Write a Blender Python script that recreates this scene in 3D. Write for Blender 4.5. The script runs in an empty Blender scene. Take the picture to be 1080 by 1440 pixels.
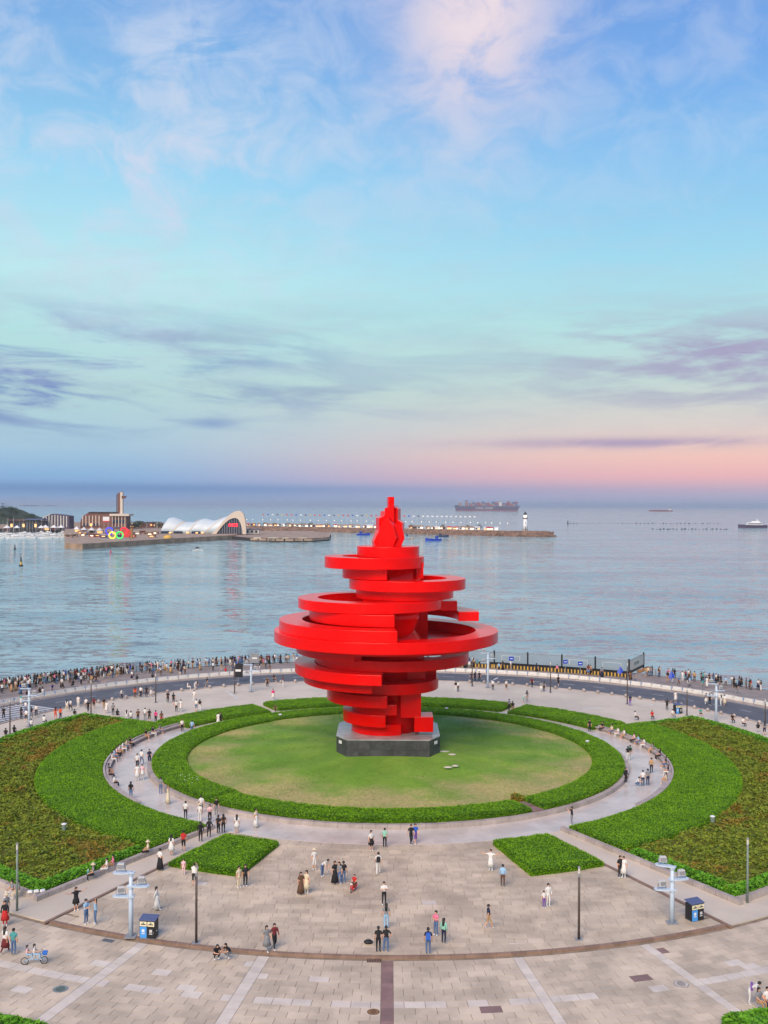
import bpy, bmesh, math, random
import numpy as np
from mathutils import Vector, Matrix
random.seed(7); RNG = np.random.default_rng(7)
PI = math.pi; rad = math.radians
S = bpy.context.scene; COL = S.collection

# ---------------------------------------------------------------- camera
FPX, EYE, DIST = 1480.0, 31.0, 129.2            # focal length in photo pixels, eye height, distance to the sculpture
YAW, PITCH, ROLL = math.atan(7.0/FPX), math.atan(9.5/FPX), rad(0.22)
fw = Vector((-math.sin(YAW)*math.cos(PITCH), math.cos(YAW)*math.cos(PITCH), -math.sin(PITCH)))
r0 = fw.cross(Vector((0,0,1))).normalized(); u0 = r0.cross(fw)
rt = r0*math.cos(ROLL)+u0*math.sin(ROLL); up = u0*math.cos(ROLL)-r0*math.sin(ROLL)
EYEPOS = Vector((0,-DIST,EYE))
cd = bpy.data.cameras.new('camera'); cam = bpy.data.objects.new('camera', cd); COL.objects.link(cam)
cd.sensor_fit = 'VERTICAL'; cd.sensor_height = 36; cd.lens = 36*FPX/1440; cd.clip_start = 1; cd.clip_end = 60000
cam.matrix_world = Matrix(((rt.x,up.x,-fw.x,0),(rt.y,up.y,-fw.y,-DIST),(rt.z,up.z,-fw.z,EYE),(0,0,0,1)))
S.camera = cam
def at(px, py, z=0.0):
    """point where the view ray of a photo pixel meets the level z"""
    d = fw*FPX + rt*(px-540) + up*(720-py)
    return EYEPOS + d*((z-EYE)/d.z)

# ---------------------------------------------------------------- sky, sun, exposure
def lin(c): return tuple((x/255/12.92 if x/255 <= .04045 else ((x/255+.055)/1.055)**2.4) for x in c)
SUN_EL, SUN_AZ = rad(40), rad(200)               # low soft light from behind the camera (azimuth clockwise from +Y)
W = bpy.data.worlds.new('World'); S.world = W; W.use_nodes = True
class G:
    """tiny node-graph writer"""
    def __init__(s, tree): s.t = tree; s.n = tree.nodes; s.l = tree.links
    def node(s, kind, **kw):
        n = s.n.new(kind)
        for k, v in kw.items(): setattr(n, k, v)
        return n
    def put(s, sock, v):
        if isinstance(v, bpy.types.NodeSocket): s.l.new(v, sock)
        elif v is not None:
            if isinstance(v, (tuple, list)) and len(v) == 3 and sock.type == 'RGBA': v = (*v, 1)
            sock.default_value = v
    def m(s, op, a, b=None, c=None, clamp=False):
        n = s.node('ShaderNodeMath', operation=op, use_clamp=clamp)
        for i, v in enumerate((a, b, c)):
            if v is not None: s.put(n.inputs[i], v)
        return n.outputs[0]
    def step(s, v, a, b, lo=0., hi=1.):
        n = s.node('ShaderNodeMapRange', interpolation_type='SMOOTHSTEP')
        for i, x in enumerate((v, a, b, lo, hi)): s.put(n.inputs[i], x)
        return n.outputs[0]
    def mix(s, f, a, b, mode='MIX'):
        n = s.node('ShaderNodeMix', data_type='RGBA', blend_type=mode)
        s.put(n.inputs[0], f); s.put(n.inputs[6], a); s.put(n.inputs[7], b)
        return n.outputs[2]
    def noise(s, vec, scale, detail=4, rough=.55, dist=0.):
        n = s.node('ShaderNodeTexNoise'); s.put(n.inputs['Vector'], vec)
        n.inputs['Scale'].default_value = scale; n.inputs['Detail'].default_value = detail
        n.inputs['Roughness'].default_value = rough; n.inputs['Distortion'].default_value = dist
        return n.outputs['Fac']
    def xyz(s, x, y, z=0.):
        n = s.node('ShaderNodeCombineXYZ')
        for i, v in enumerate((x, y, z)): s.put(n.inputs[i], v)
        return n.outputs[0]
    def ramp(s, f, stops):
        n = s.node('ShaderNodeValToRGB'); e = n.color_ramp.elements
        while len(e) < len(stops): e.new(.5)
        for el, (p, c) in zip(e, stops): el.position = p; el.color = (*c, 1)
        s.put(n.inputs[0], f); return n.outputs[0]
W.node_tree.nodes.clear(); g = G(W.node_tree)
sep = g.node('ShaderNodeSeparateXYZ'); g.l.new(g.node('ShaderNodeTexCoord').outputs['Generated'], sep.inputs[0])
X, Y, Z = sep.outputs
el = g.m('MULTIPLY', g.m('ARCSINE', Z), 180/PI); az = g.m('MULTIPLY', g.m('ARCTAN2', X, Y), 180/PI)
f90 = g.m('DIVIDE', el, 50.0, clamp=True)
def stops(lst): return [(d/50.0, lin(c)) for d, c in lst]
cool = g.ramp(f90, stops([(0,(138,166,208)),(.55,(112,156,208)),(1.5,(120,172,222)),(3.2,(160,198,222)),(6,(176,214,214)),(9,(176,226,226)),(12,(184,236,240)),(17,(150,216,246)),(21,(122,188,238)),(26,(96,160,230)),(38,(74,130,212)),(50,(62,110,196))]))
warm = g.ramp(f90, stops([(0,(150,166,200)),(.7,(182,168,200)),(1.6,(238,172,180)),(2.6,(246,190,178)),(4.2,(222,206,200)),(6.5,(196,216,210)),(9.5,(178,226,226)),(13,(150,216,240)),(18,(118,190,242)),(22,(100,165,236)),(27,(88,146,226)),(50,(62,110,196))]))
wf = g.step(g.m('COSINE', g.m('MULTIPLY', g.m('SUBTRACT', az, 42), PI/180)), .52, .93)
sky = g.mix(wf, cool, warm)
def blob(a, e, wa, we):
    da = g.m('DIVIDE', g.m('SUBTRACT', az, a), wa); de = g.m('DIVIDE', g.m('SUBTRACT', el, e), we)
    return g.m('EXPONENT', g.m('MULTIPLY', g.m('ADD', g.m('MULTIPLY', da, da), g.m('MULTIPLY', de, de)), -1.0))
aw = g.m('ADD', az, g.m('MULTIPLY', el, .5))
streak = g.noise(g.xyz(g.m('MULTIPLY', az, .10), g.m('ADD', g.m('MULTIPLY', el, .62), g.m('MULTIPLY', az, .05)), 3.1), 1.0, 6, .6, .5)
fine = g.noise(g.xyz(g.m('MULTIPLY', az, .22), g.m('SUBTRACT', g.m('MULTIPLY', el, 1.1), g.m('MULTIPLY', az, .10)), 9.7), 1.0, 6, .62, .3)
puff = g.noise(g.xyz(g.m('MULTIPLY', az, .30), g.m('MULTIPLY', el, .42), 5.5), 1.0, 7, .6, .6)
band = g.m('MULTIPLY', g.step(el, 2.2, 6), g.step(el, 12.5, 7.5))            # the low layer of dark stratus streaks
dl = g.m('MULTIPLY', g.step(streak, .40, .66), g.m('MULTIPLY', band, g.m('ADD', g.m('MULTIPLY', blob(-19, 6.2, 11, 3.8), 1.6), .17)))
dr = g.m('MULTIPLY', g.step(g.m('ADD', g.m('MULTIPLY', streak, .5), g.m('MULTIPLY', fine, .5)), .42, .60), g.m('MULTIPLY', band, g.m('ADD', g.m('MULTIPLY', blob(18.5, 7.8, 8.5, 2.4), 1.1), .08)))
sky = g.mix(g.m('MULTIPLY', dl, 1.0, clamp=True), sky, lin((106,138,196)))
sky = g.mix(g.m('MULTIPLY', dr, .9, clamp=True), sky, lin((160,146,186)))
th1 = g.m('MULTIPLY', blob(13, 3.35, 7.5, .28), g.step(fine, .30, .62))
th2 = g.m('MULTIPLY', blob(-8.5, 6.1, 8, .45), g.step(fine, .38, .66))
th3 = g.m('MULTIPLY', blob(-14, 8.9, 6, .40), g.step(fine, .38, .62))
th4 = g.m('MULTIPLY', blob(-9.6, 4.35, 1.3, .25), .9)
sky = g.mix(g.m('MULTIPLY', th1, .9, clamp=True), sky, lin((168,146,186)))
sky = g.mix(g.m('MULTIPLY', g.m('MAXIMUM', th2, th3), .75, clamp=True), sky, lin((130,158,190)))
sky = g.mix(g.m('MULTIPLY', th4, .8, clamp=True), sky, lin((112,146,200)))
lowb = g.m('MULTIPLY', blob(-16, .85, 19, .28), .75)                        # distant cloud bank low over the horizon
sky = g.mix(lowb, sky, lin((84,132,192)))
veil = g.m('MULTIPLY', g.step(puff, .36, .74), g.m('ADD', g.m('MULTIPLY', blob(-13, 16, 10, 7), .75), g.m('MULTIPLY', g.step(el, 11, 20), .34)))
sky = g.mix(g.m('MULTIPLY', veil, 1.0, clamp=True), sky, lin((206,218,240)))
wisp = g.m('MULTIPLY', blob(-10, 23.2, 4.2, 1.0), g.step(fine, .38, .62))
sky = g.mix(g.m('MULTIPLY', wisp, .5, clamp=True), sky, lin((222,228,244)))
cl = g.m('MULTIPLY', g.step(puff, .16, .64), g.m('ADD', g.m('MULTIPLY', blob(4.6, 25.5, 3.9, 3.6), .9), g.m('MULTIPLY', blob(4.2, 21.5, 4.5, 5), .38)))
sky = g.mix(g.m('MULTIPLY', cl, 1.0, clamp=True), sky, lin((240,222,230)))
mid_ = g.m('MULTIPLY', g.step(fine, .40, .70), g.m('MULTIPLY', g.step(el, 4, 8), g.step(el, 19, 12)))
sky = g.mix(g.m('MULTIPLY', mid_, .22), sky, lin((186,200,218)))
hs = g.node('ShaderNodeHueSaturation'); hs.inputs['Saturation'].default_value = .92; g.put(hs.inputs['Color'], sky); sky = hs.outputs[0]
nish = g.node('ShaderNodeTexSky', sky_type='NISHITA', sun_disc=False, sun_elevation=SUN_EL, sun_rotation=SUN_AZ)
bg = g.node('ShaderNodeBackground'); bg.inputs[1].default_value = .10
sc10 = g.node('ShaderNodeVectorMath', operation='SCALE'); g.l.new(sky, sc10.inputs[0]); sc10.inputs[3].default_value = 6.6
g.put(bg.inputs[0], g.mix(.06, sc10.outputs[0], nish.outputs[0]))
g.l.new(bg.outputs[0], g.node('ShaderNodeOutputWorld').inputs[0])
sl = bpy.data.lights.new('sun', 'SUN'); sl.energy = 2.7; sl.angle = rad(40); sl.color = (1, .81, .64)
so = bpy.data.objects.new('sun', sl); COL.objects.link(so)
sd = Vector((math.sin(SUN_AZ)*math.cos(SUN_EL), math.cos(SUN_AZ)*math.cos(SUN_EL), math.sin(SUN_EL)))
so.rotation_euler = sd.to_track_quat('Z', 'Y').to_euler(); so.location = (0,-60,90)
S.view_settings.view_transform = 'Standard'; S.view_settings.look = 'None'
S.view_settings.exposure = .6; S.view_settings.gamma = 1; S.view_settings.use_curve_mapping = False
S.cycles.max_bounces = 6; S.cycles.volume_bounces = 0

# ---------------------------------------------------------------- materials
MATS = {}
def mat(name, col, rough=.7, metal=0., var=0., vscale=1., bump=0., bscale=8., emit=0., obj_rand=0., spec=None, col2=None, coat=0.):
    """principled material; var/col2 mottle the colour with world-scale noise, obj_rand varies it per piece"""
    m = bpy.data.materials.new(name); m.use_nodes = True; MATS[name] = m
    q = G(m.node_tree); b = q.n['Principled BSDF']; c = lin(col)
    b.inputs['Roughness'].default_value = rough; b.inputs['Metallic'].default_value = metal
    if spec is not None: b.inputs['Specular IOR Level'].default_value = spec
    if coat: b.inputs['Coat Weight'].default_value = coat
    pos = q.node('ShaderNodeNewGeometry').outputs['Position']
    out = (*c, 1)
    if var or col2:
        c2 = lin(col2) if col2 else tuple(x*(1-var) for x in c)
        out = q.mix(q.step(q.noise(pos, vscale, 5, .6), .36, .64), c, c2)
    if obj_rand:
        gi = q.node('ShaderNodeNewGeometry'); oi = q.node('ShaderNodeObjectInfo')
        r = q.m('FRACT', q.m('ADD', gi.outputs['Random Per Island'], q.m('MULTIPLY', oi.outputs['Random'], 7.31)))
        hsv = q.node('ShaderNodeHueSaturation'); q.put(hsv.inputs['Color'], out)
        q.put(hsv.inputs['Value'], q.m('ADD', 1-obj_rand, q.m('MULTIPLY', r, 2*obj_rand)))
        out = hsv.outputs[0]
    q.put(b.inputs['Base Color'], out)
    if emit: b.inputs['Emission Color'].default_value = (*c, 1); b.inputs['Emission Strength'].default_value = emit
    if bump:
        bn = q.node('ShaderNodeBump'); bn.inputs['Strength'].default_value = bump; bn.inputs['Distance'].default_value = .05
        q.put(bn.inputs['Height'], q.noise(pos, bscale, 5, .6)); q.l.new(bn.outputs[0], b.inputs['Normal'])
    return m
mat('red', (234,4,0), .22, var=.08, vscale=.35)
MATS['red'].node_tree.nodes['Principled BSDF'].inputs['IOR'].default_value = 1.30
mat('dark_granite', (72,72,74), .5, var=.35, vscale=1.6, bump=.2, obj_rand=.12)
mat('pale_granite', (168,168,170), .25, var=.25, vscale=.6)
mat('slab', (206,189,166), .62, var=.28, vscale=.3, bump=.25, bscale=6, obj_rand=.10)
mat('slab_upper', (205,187,162), .6, var=.30, vscale=.25, bump=.25, bscale=6, obj_rand=.11)
mat('slab_white', (212,200,186), .5, var=.15, vscale=.6, obj_rand=.08)
mat('slab_red', (140,112,106), .6, var=.2, vscale=.7, obj_rand=.12)
mat('joint', (146,130,112), .85, var=.3, vscale=1.2)
mat('path', (205,194,184), .28, var=.16, vscale=.30, obj_rand=.05)
mat('rear_paving', (206,193,174), .6, var=.16, vscale=.12, bump=.15)
mat('prom', (150,138,130), .65, var=.25, vscale=.3)
mat('asphalt', (92,94,100), .75, var=.22, vscale=.35, bump=.2, bscale=20)
mat('paint', (212,212,212), .6, var=.3, vscale=2)
mat('kerb', (146,118,100), .6, var=.25, vscale=.8, obj_rand=.12)
mat('wall', (176,164,158), .6, var=.2, vscale=.8, bump=.2, obj_rand=.10)
mat('lawn', (92,140,44), .9, col2=(118,150,58), vscale=.16, bump=.5, bscale=14)
mat('pole_blue', (190,206,222), .45, var=.08, vscale=3)
mat('pole_dark', (84,72,66), .5, var=.25, vscale=2)
mat('pole_green', (122,138,128), .5, var=.2, vscale=2)
mat('white', (226,226,226), .5, var=.06, vscale=2)
mat('offwhite', (206,200,190), .6, var=.12, vscale=1)
mat('grey', (140,142,146), .5, var=.1, vscale=2)
mat('glass_panel', (140,160,174), .2, var=.08, vscale=.3)
mat('black', (28,28,32), .5)
mat('darkglass', (44,54,72), .12)
mat('yellow', (206,166,70), .6)
mat('blue', (40,110,200), .5)
mat('skyblue', (70,150,222), .5)
mat('deepblue', (28,64,176), .5)
mat('cream', (226,216,180), .6)
mat('redpaint', (200,40,36), .5)
mat('brick', (124,84,72), .8, var=.3, vscale=.08)
mat('stone_far', (172,148,126), .8, var=.35, vscale=.10)
mat('rock', (136,108,90), .9, var=.45, vscale=.25, bump=.6, bscale=.6)
mat('quay', (172,142,116), .85, var=.35, vscale=.12)
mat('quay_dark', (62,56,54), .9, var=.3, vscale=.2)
mat('shell', (196,208,214), .4, var=.08, vscale=.05)
mat('shell_rim', (206,192,176), .6)
mat('steel', (150,156,164), .35, .6)
mat('lamp', (255,238,210), .5, emit=1.3)
mat('lamp_warm', (255,190,120), .5, emit=.8)
mat('neon_red', (255,40,60), .5, emit=1.4)
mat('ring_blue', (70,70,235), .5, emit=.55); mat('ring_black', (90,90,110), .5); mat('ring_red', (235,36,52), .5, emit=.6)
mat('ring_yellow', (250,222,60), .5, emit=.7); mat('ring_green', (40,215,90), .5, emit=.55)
mat('tank', (206,60,50), .5)
mat('hull_dark', (76,62,84), .6); mat('hull_blue', (52,58,96), .6)
mat('box_red', (140,70,70), .7); mat('box_blue', (80,92,130), .7); mat('box_tan', (150,124,112), .7); mat('box_white', (196,196,196), .7)
mat('tree_far', (52,66,44), .95, var=.4, vscale=.2)
mat('bark', (84,66,52), .9)
mat('rust', (150,110,70), .8)
mat('bag_black', (24,24,28), .6)
mat('tyre', (30,30,32), .8)
mat('sandbag', (150,140,120), .8)
# water: deep colour, sky reflections broken up by several sizes of ripple
wm = bpy.data.materials.new('water'); wm.use_nodes = True; MATS['water'] = wm
q = G(wm.node_tree); b = q.n['Principled BSDF']
pos = q.node('ShaderNodeNewGeometry').outputs['Position']
def scaled(q, v, s):
    n = q.node('ShaderNodeVectorMath', operation='MULTIPLY'); q.l.new(v, n.inputs[0]); n.inputs[1].default_value = s; return n.outputs[0]
patch = q.noise(scaled(q, pos, (.006,.02,.0)), 1., 4, .55)
q.put(b.inputs['Base Color'], q.mix(q.step(patch, .35, .65), lin((150,174,174)), lin((118,148,154))))
b.inputs['Roughness'].default_value = .09; b.inputs['IOR'].default_value = 1.33
def slope(scale, det, amp):
    """wave slopes from the two channels of a noise"""
    n = q.node('ShaderNodeTexNoise'); q.l.new(scaled(q, pos, scale), n.inputs['Vector']); n.inputs['Scale'].default_value = 1; n.inputs['Detail'].default_value = det; n.inputs['Roughness'].default_value = .55
    v = q.node('ShaderNodeVectorMath', operation='SUBTRACT'); q.l.new(n.outputs['Color'], v.inputs[0]); v.inputs[1].default_value = (.5,.5,.5)
    m_ = q.node('ShaderNodeVectorMath', operation='MULTIPLY'); q.l.new(v.outputs[0], m_.inputs[0]); m_.inputs[1].default_value = (amp*.7,amp,0); return m_.outputs[0]
def vadd(a, c):
    v = q.node('ShaderNodeVectorMath', operation='ADD'); q.l.new(a, v.inputs[0])
    if isinstance(c, tuple): v.inputs[1].default_value = c
    else: q.l.new(c, v.inputs[1])
    return v.outputs[0]
tot = vadd(vadd(vadd(slope((.13,.30,0), 3, 1.05), slope((.6,1.3,0), 3, .85)), slope((.012,.03,0), 3, .22)), (0,0,1))
nz = q.node('ShaderNodeVectorMath', operation='NORMALIZE'); q.l.new(tot, nz.inputs[0]); q.l.new(nz.outputs[0], b.inputs['Normal'])
# foliage: colour of each leaf varies, plus patches over the bed
def foliage(name, a, b_, c_, vscale, rough=.7, hi=.64):
    m = bpy.data.materials.new(name); m.use_nodes = True; MATS[name] = m
    q = G(m.node_tree); b = q.n['Principled BSDF']; b.inputs['Roughness'].default_value = rough; b.inputs['Specular IOR Level'].default_value = .25
    ge = q.node('ShaderNodeNewGeometry')
    col = q.mix(q.step(q.noise(ge.outputs['Position'], vscale, 5, .62), .38, hi), lin(a), lin(b_))
    col = q.mix(q.m('MULTIPLY', ge.outputs['Random Per Island'], .55), col, lin(c_))
    q.put(b.inputs['Base Color'], col)
foliage('bright_leaf', (102,150,10), (78,126,10), (126,172,22), .5)
foliage('hedge_leaf', (90,152,30), (66,124,26), (122,174,46), .9)
foliage('mottled_leaf', (116,130,34), (88,114,28), (140,146,48), .9, hi=.60)
foliage('brown_leaf', (130,106,38), (118,110,36), (146,124,50), .7)
foliage('hedge_core', (58,98,16), (46,82,14), (68,108,20), .9)
foliage('shrub_core', (78,84,26), (64,80,24), (92,92,32), .9)
foliage('tree_leaf', (58,74,46), (44,58,38), (76,88,54), .1)
# central lawn: green turf with worn straw-coloured patches towards its rim
m = MATS['lawn']; q = G(m.node_tree); b = q.n['Principled BSDF']
pos = q.node('ShaderNodeNewGeometry').outputs['Position']
sp = q.node('ShaderNodeSeparateXYZ'); q.l.new(pos, sp.inputs[0])
rr = q.m('SQRT', q.m('ADD', q.m('MULTIPLY', sp.outputs[0], sp.outputs[0]), q.m('MULTIPLY', sp.outputs[1], sp.outputs[1])))
worn = q.m('ADD', q.m('MULTIPLY', q.step(rr, 11, 23), .55), q.m('MULTIPLY', q.step(sp.outputs[1], 6, -22), .28))
wn = q.noise(scaled(q, pos, (.11,.16,0)), 1., 5, .62)
fac = q.step(q.m('ADD', worn, q.m('MULTIPLY', q.m('SUBTRACT', wn, .5), 1.9)), .28, .92)
green = q.mix(q.step(q.noise(pos, .22, 4), .35, .65), lin((98,144,34)), lin((122,160,50)))
col = q.mix(fac, green, lin((178,164,112)))
col = q.mix(q.m('MULTIPLY', q.step(q.noise(pos, 2.4, 5, .75), .35, .65), .5), col, lin((96,130,44)))
q.put(b.inputs['Base Color'], col)

# ---------------------------------------------------------------- mesh helpers
class MB:
    """collects shapes of one part; each face carries a material slot"""
    def __init__(s): s.v = []; s.f = []; s.k = []; s.mi = 0
    def add(s, vs, fs):
        o = len(s.v); s.v += [tuple(v) for v in vs]; s.f += [tuple(i+o for i in f) for f in fs]; s.k += [s.mi]*len(fs); return s
    def box(s, c, d, rz=0, taper=1.):
        x, y, z = (d[0]/2, d[1]/2, d[2]/2); cr, sr = math.cos(rz), math.sin(rz); vs = []
        for k in (-1, 1):
            t = taper if k > 0 else 1
            for i, j in ((-1,-1),(1,-1),(1,1),(-1,1)):
                a, bb = i*x*t, j*y*t; vs.append((c[0]+a*cr-bb*sr, c[1]+a*sr+bb*cr, c[2]+k*z))
        return s.add(vs, [(3,2,1,0),(4,5,6,7),(0,1,5,4),(1,2,6,5),(2,3,7,6),(3,0,4,7)])
    def rev(s, prof, n=16, c=(0,0,0), cap=True):
        """revolve (radius, z) profile about z"""
        vs = [(c[0]+r*math.cos(2*PI*i/n), c[1]+r*math.sin(2*PI*i/n), c[2]+z) for r, z in prof for i in range(n)]
        fs = [(j*n+i, j*n+(i+1)%n, (j+1)*n+(i+1)%n, (j+1)*n+i) for j in range(len(prof)-1) for i in range(n)]
        if cap: fs += [tuple(range(n-1,-1,-1)), tuple((len(prof)-1)*n+i for i in range(n))]
        return s.add(vs, fs)
    def tube(s, pts, r, n=8, closed=False):
        pts = [Vector(p) for p in pts]; L = len(pts); vs = []; rs = r if isinstance(r, (list, tuple)) else [r]*L
        for i, p in enumerate(pts):
            a = pts[(i-1) % L] if (closed or i) else p; c = pts[(i+1) % L] if (closed or i < L-1) else p
            t = (c-a).normalized(); ref = Vector((0,0,1)) if abs(t.z) < .9 else Vector((0,1,0))
            e1 = t.cross(ref).normalized(); e2 = t.cross(e1)
            vs += [p+(e1*math.cos(2*PI*j/n)+e2*math.sin(2*PI*j/n))*rs[i] for j in range(n)]
        m = L if closed else L-1
        fs = [(i*n+j, ((i+1)%L)*n+j, ((i+1)%L)*n+(j+1)%n, i*n+(j+1)%n) for i in range(m) for j in range(n)]
        if not closed: fs += [tuple(range(n)), tuple((L-1)*n+j for j in range(n-1,-1,-1))]
        return s.add(vs, fs)
    def prism(s, poly, z0, z1, frame=None):
        """extrude polygon (x,y) from z0 to z1; frame maps (x,y,z)"""
        n = len(poly); fr = frame or (lambda x, y, z: (x, y, z))
        vs = [fr(x, y, z0) for x, y in poly]+[fr(x, y, z1) for x, y in poly]
        return s.add(vs, [tuple(range(n-1,-1,-1)), tuple(range(n, 2*n))]+[(i,(i+1)%n,n+(i+1)%n,n+i) for i in range(n)])
    def sector(s, ri, ro, a0, a1, z0, z1, n=None, c=(0,0), ri1=None, ro1=None):
        """ring segment, angles in degrees; ri1/ro1 = radii at a1"""
        full = abs(a1-a0) >= 359.9; n = n or max(2, int(abs(a1-a0)/4)); cnt = n if full else n+1; vs = []
        for i in range(cnt):
            t = i/n; a = rad(a0+(a1-a0)*t); co, si = math.cos(a), math.sin(a)
            p, o = ri+((ri1 or ri)-ri)*t, ro+((ro1 or ro)-ro)*t
            vs += [(c[0]+p*co,c[1]+p*si,z0),(c[0]+o*co,c[1]+o*si,z0),(c[0]+o*co,c[1]+o*si,z1),(c[0]+p*co,c[1]+p*si,z1)]
        fs = []
        for i in range(n):
            j = (i+1) % cnt; A, B = 4*i, 4*j
            fs += [(A+k, B+k, B+(k+1)%4, A+(k+1)%4)[::-1] for k in range(4)]
        if not full: fs += [(0,1,2,3), (4*n+3,4*n+2,4*n+1,4*n)]
        return s.add(vs, fs)
    def ell(s, c, d, n=10, m=6):
        pr = [(math.sin(PI*(i+.02)/(m+.04)), -math.cos(PI*i/m)) for i in range(m+1)]
        o = len(s.v); s.rev(pr, n)
        for i in range(o, len(s.v)): x, y, z = s.v[i]; s.v[i] = (c[0]+x*d[0], c[1]+y*d[1], c[2]+z*d[2])
        return s
    def mesh(s, name, mats, smooth=False):
        me = bpy.data.meshes.new(name); me.from_pydata(s.v, [], s.f)
        for m in (mats if isinstance(mats, (list, tuple)) else [mats]): me.materials.append(MATS[m])
        if any(s.k): me.polygons.foreach_set('material_index', s.k)
        if smooth: me.polygons.foreach_set('use_smooth', [True]*len(me.polygons))
        bm = bmesh.new(); bm.from_mesh(me); bmesh.ops.recalc_face_normals(bm, faces=bm.faces); bm.to_mesh(me); bm.free()
        me.update(); return me
    def build(s, name, mats, parent=None, smooth=False, loc=None, rz=0): return link(name, s.mesh(name, mats, smooth), parent, loc, rz)
def link(name, me, parent=None, loc=None, rz=0):
    o = bpy.data.objects.new(name, me); COL.objects.link(o)
    if parent: o.parent = parent
    if loc is not None: o.location = loc
    o.rotation_euler.z = rz; return o
def tag(o, label, cat, group=None):
    o['label'] = label; o['category'] = cat
    if group: o['group'] = group
    return o
def thing(name, label, cat, loc=(0,0,0), rz=0, group=None): return tag(link(name, None, None, loc, rz), label, cat, group)
def struct(o): o['kind'] = 'structure'; return o
def copy_tree(o, parent=None, loc=None, rz=None, label=None):
    c = o.copy(); COL.objects.link(c)
    if parent: c.parent = parent
    if loc is not None: c.location = loc
    if rz is not None: c.rotation_euler.z = rz
    if label: c['label'] = label
    for ch in list(o.children): copy_tree(ch, c)
    return c
def pol(r, a, z=0.): return (r*math.cos(rad(a)), r*math.sin(rad(a)), z)
def bevel(o, w, seg=2):
    b = o.modifiers.new('bevel', 'BEVEL'); b.width = w; b.segments = seg; b.limit_method = 'ANGLE'; b.angle_limit = rad(50); return o
def vnoise(x, y, seed=0):
    """smooth value noise on arrays"""
    xi, yi = np.floor(x).astype(np.int64), np.floor(y).astype(np.int64); fx, fy = x-xi, y-yi
    fx, fy = fx*fx*(3-2*fx), fy*fy*(3-2*fy)
    def h(a, b):
        n = (a*374761393+b*668265263+seed*2147483647) & 0x7fffffff
        n = ((n ^ (n >> 13))*1274126177) & 0x7fffffff
        return ((n ^ (n >> 16)) & 0xffff)/65535.
    return (h(xi,yi)*(1-fx)+h(xi+1,yi)*fx)*(1-fy)+(h(xi,yi+1)*(1-fx)+h(xi+1,yi+1)*fx)*fy
def quick_mesh(name, V, Fa, mats, idx=None, smooth=False):
    """numpy verts and equal-sized faces to a mesh"""
    me = bpy.data.meshes.new(name); k = Fa.shape[1]
    me.vertices.add(len(V)); me.vertices.foreach_set('co', V.astype(np.float32).ravel())
    me.loops.add(Fa.size); me.loops.foreach_set('vertex_index', Fa.astype(np.int32).ravel())
    me.polygons.add(len(Fa)); me.polygons.foreach_set('loop_start', np.arange(0, Fa.size, k, dtype=np.int32))
    for m in mats: me.materials.append(MATS[m])
    if idx is not None: me.polygons.foreach_set('material_index', idx.astype(np.int32))
    me.update(calc_edges=True); me.validate()
    if smooth: me.polygons.foreach_set('use_smooth', np.ones(len(Fa), bool))
    return me

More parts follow.
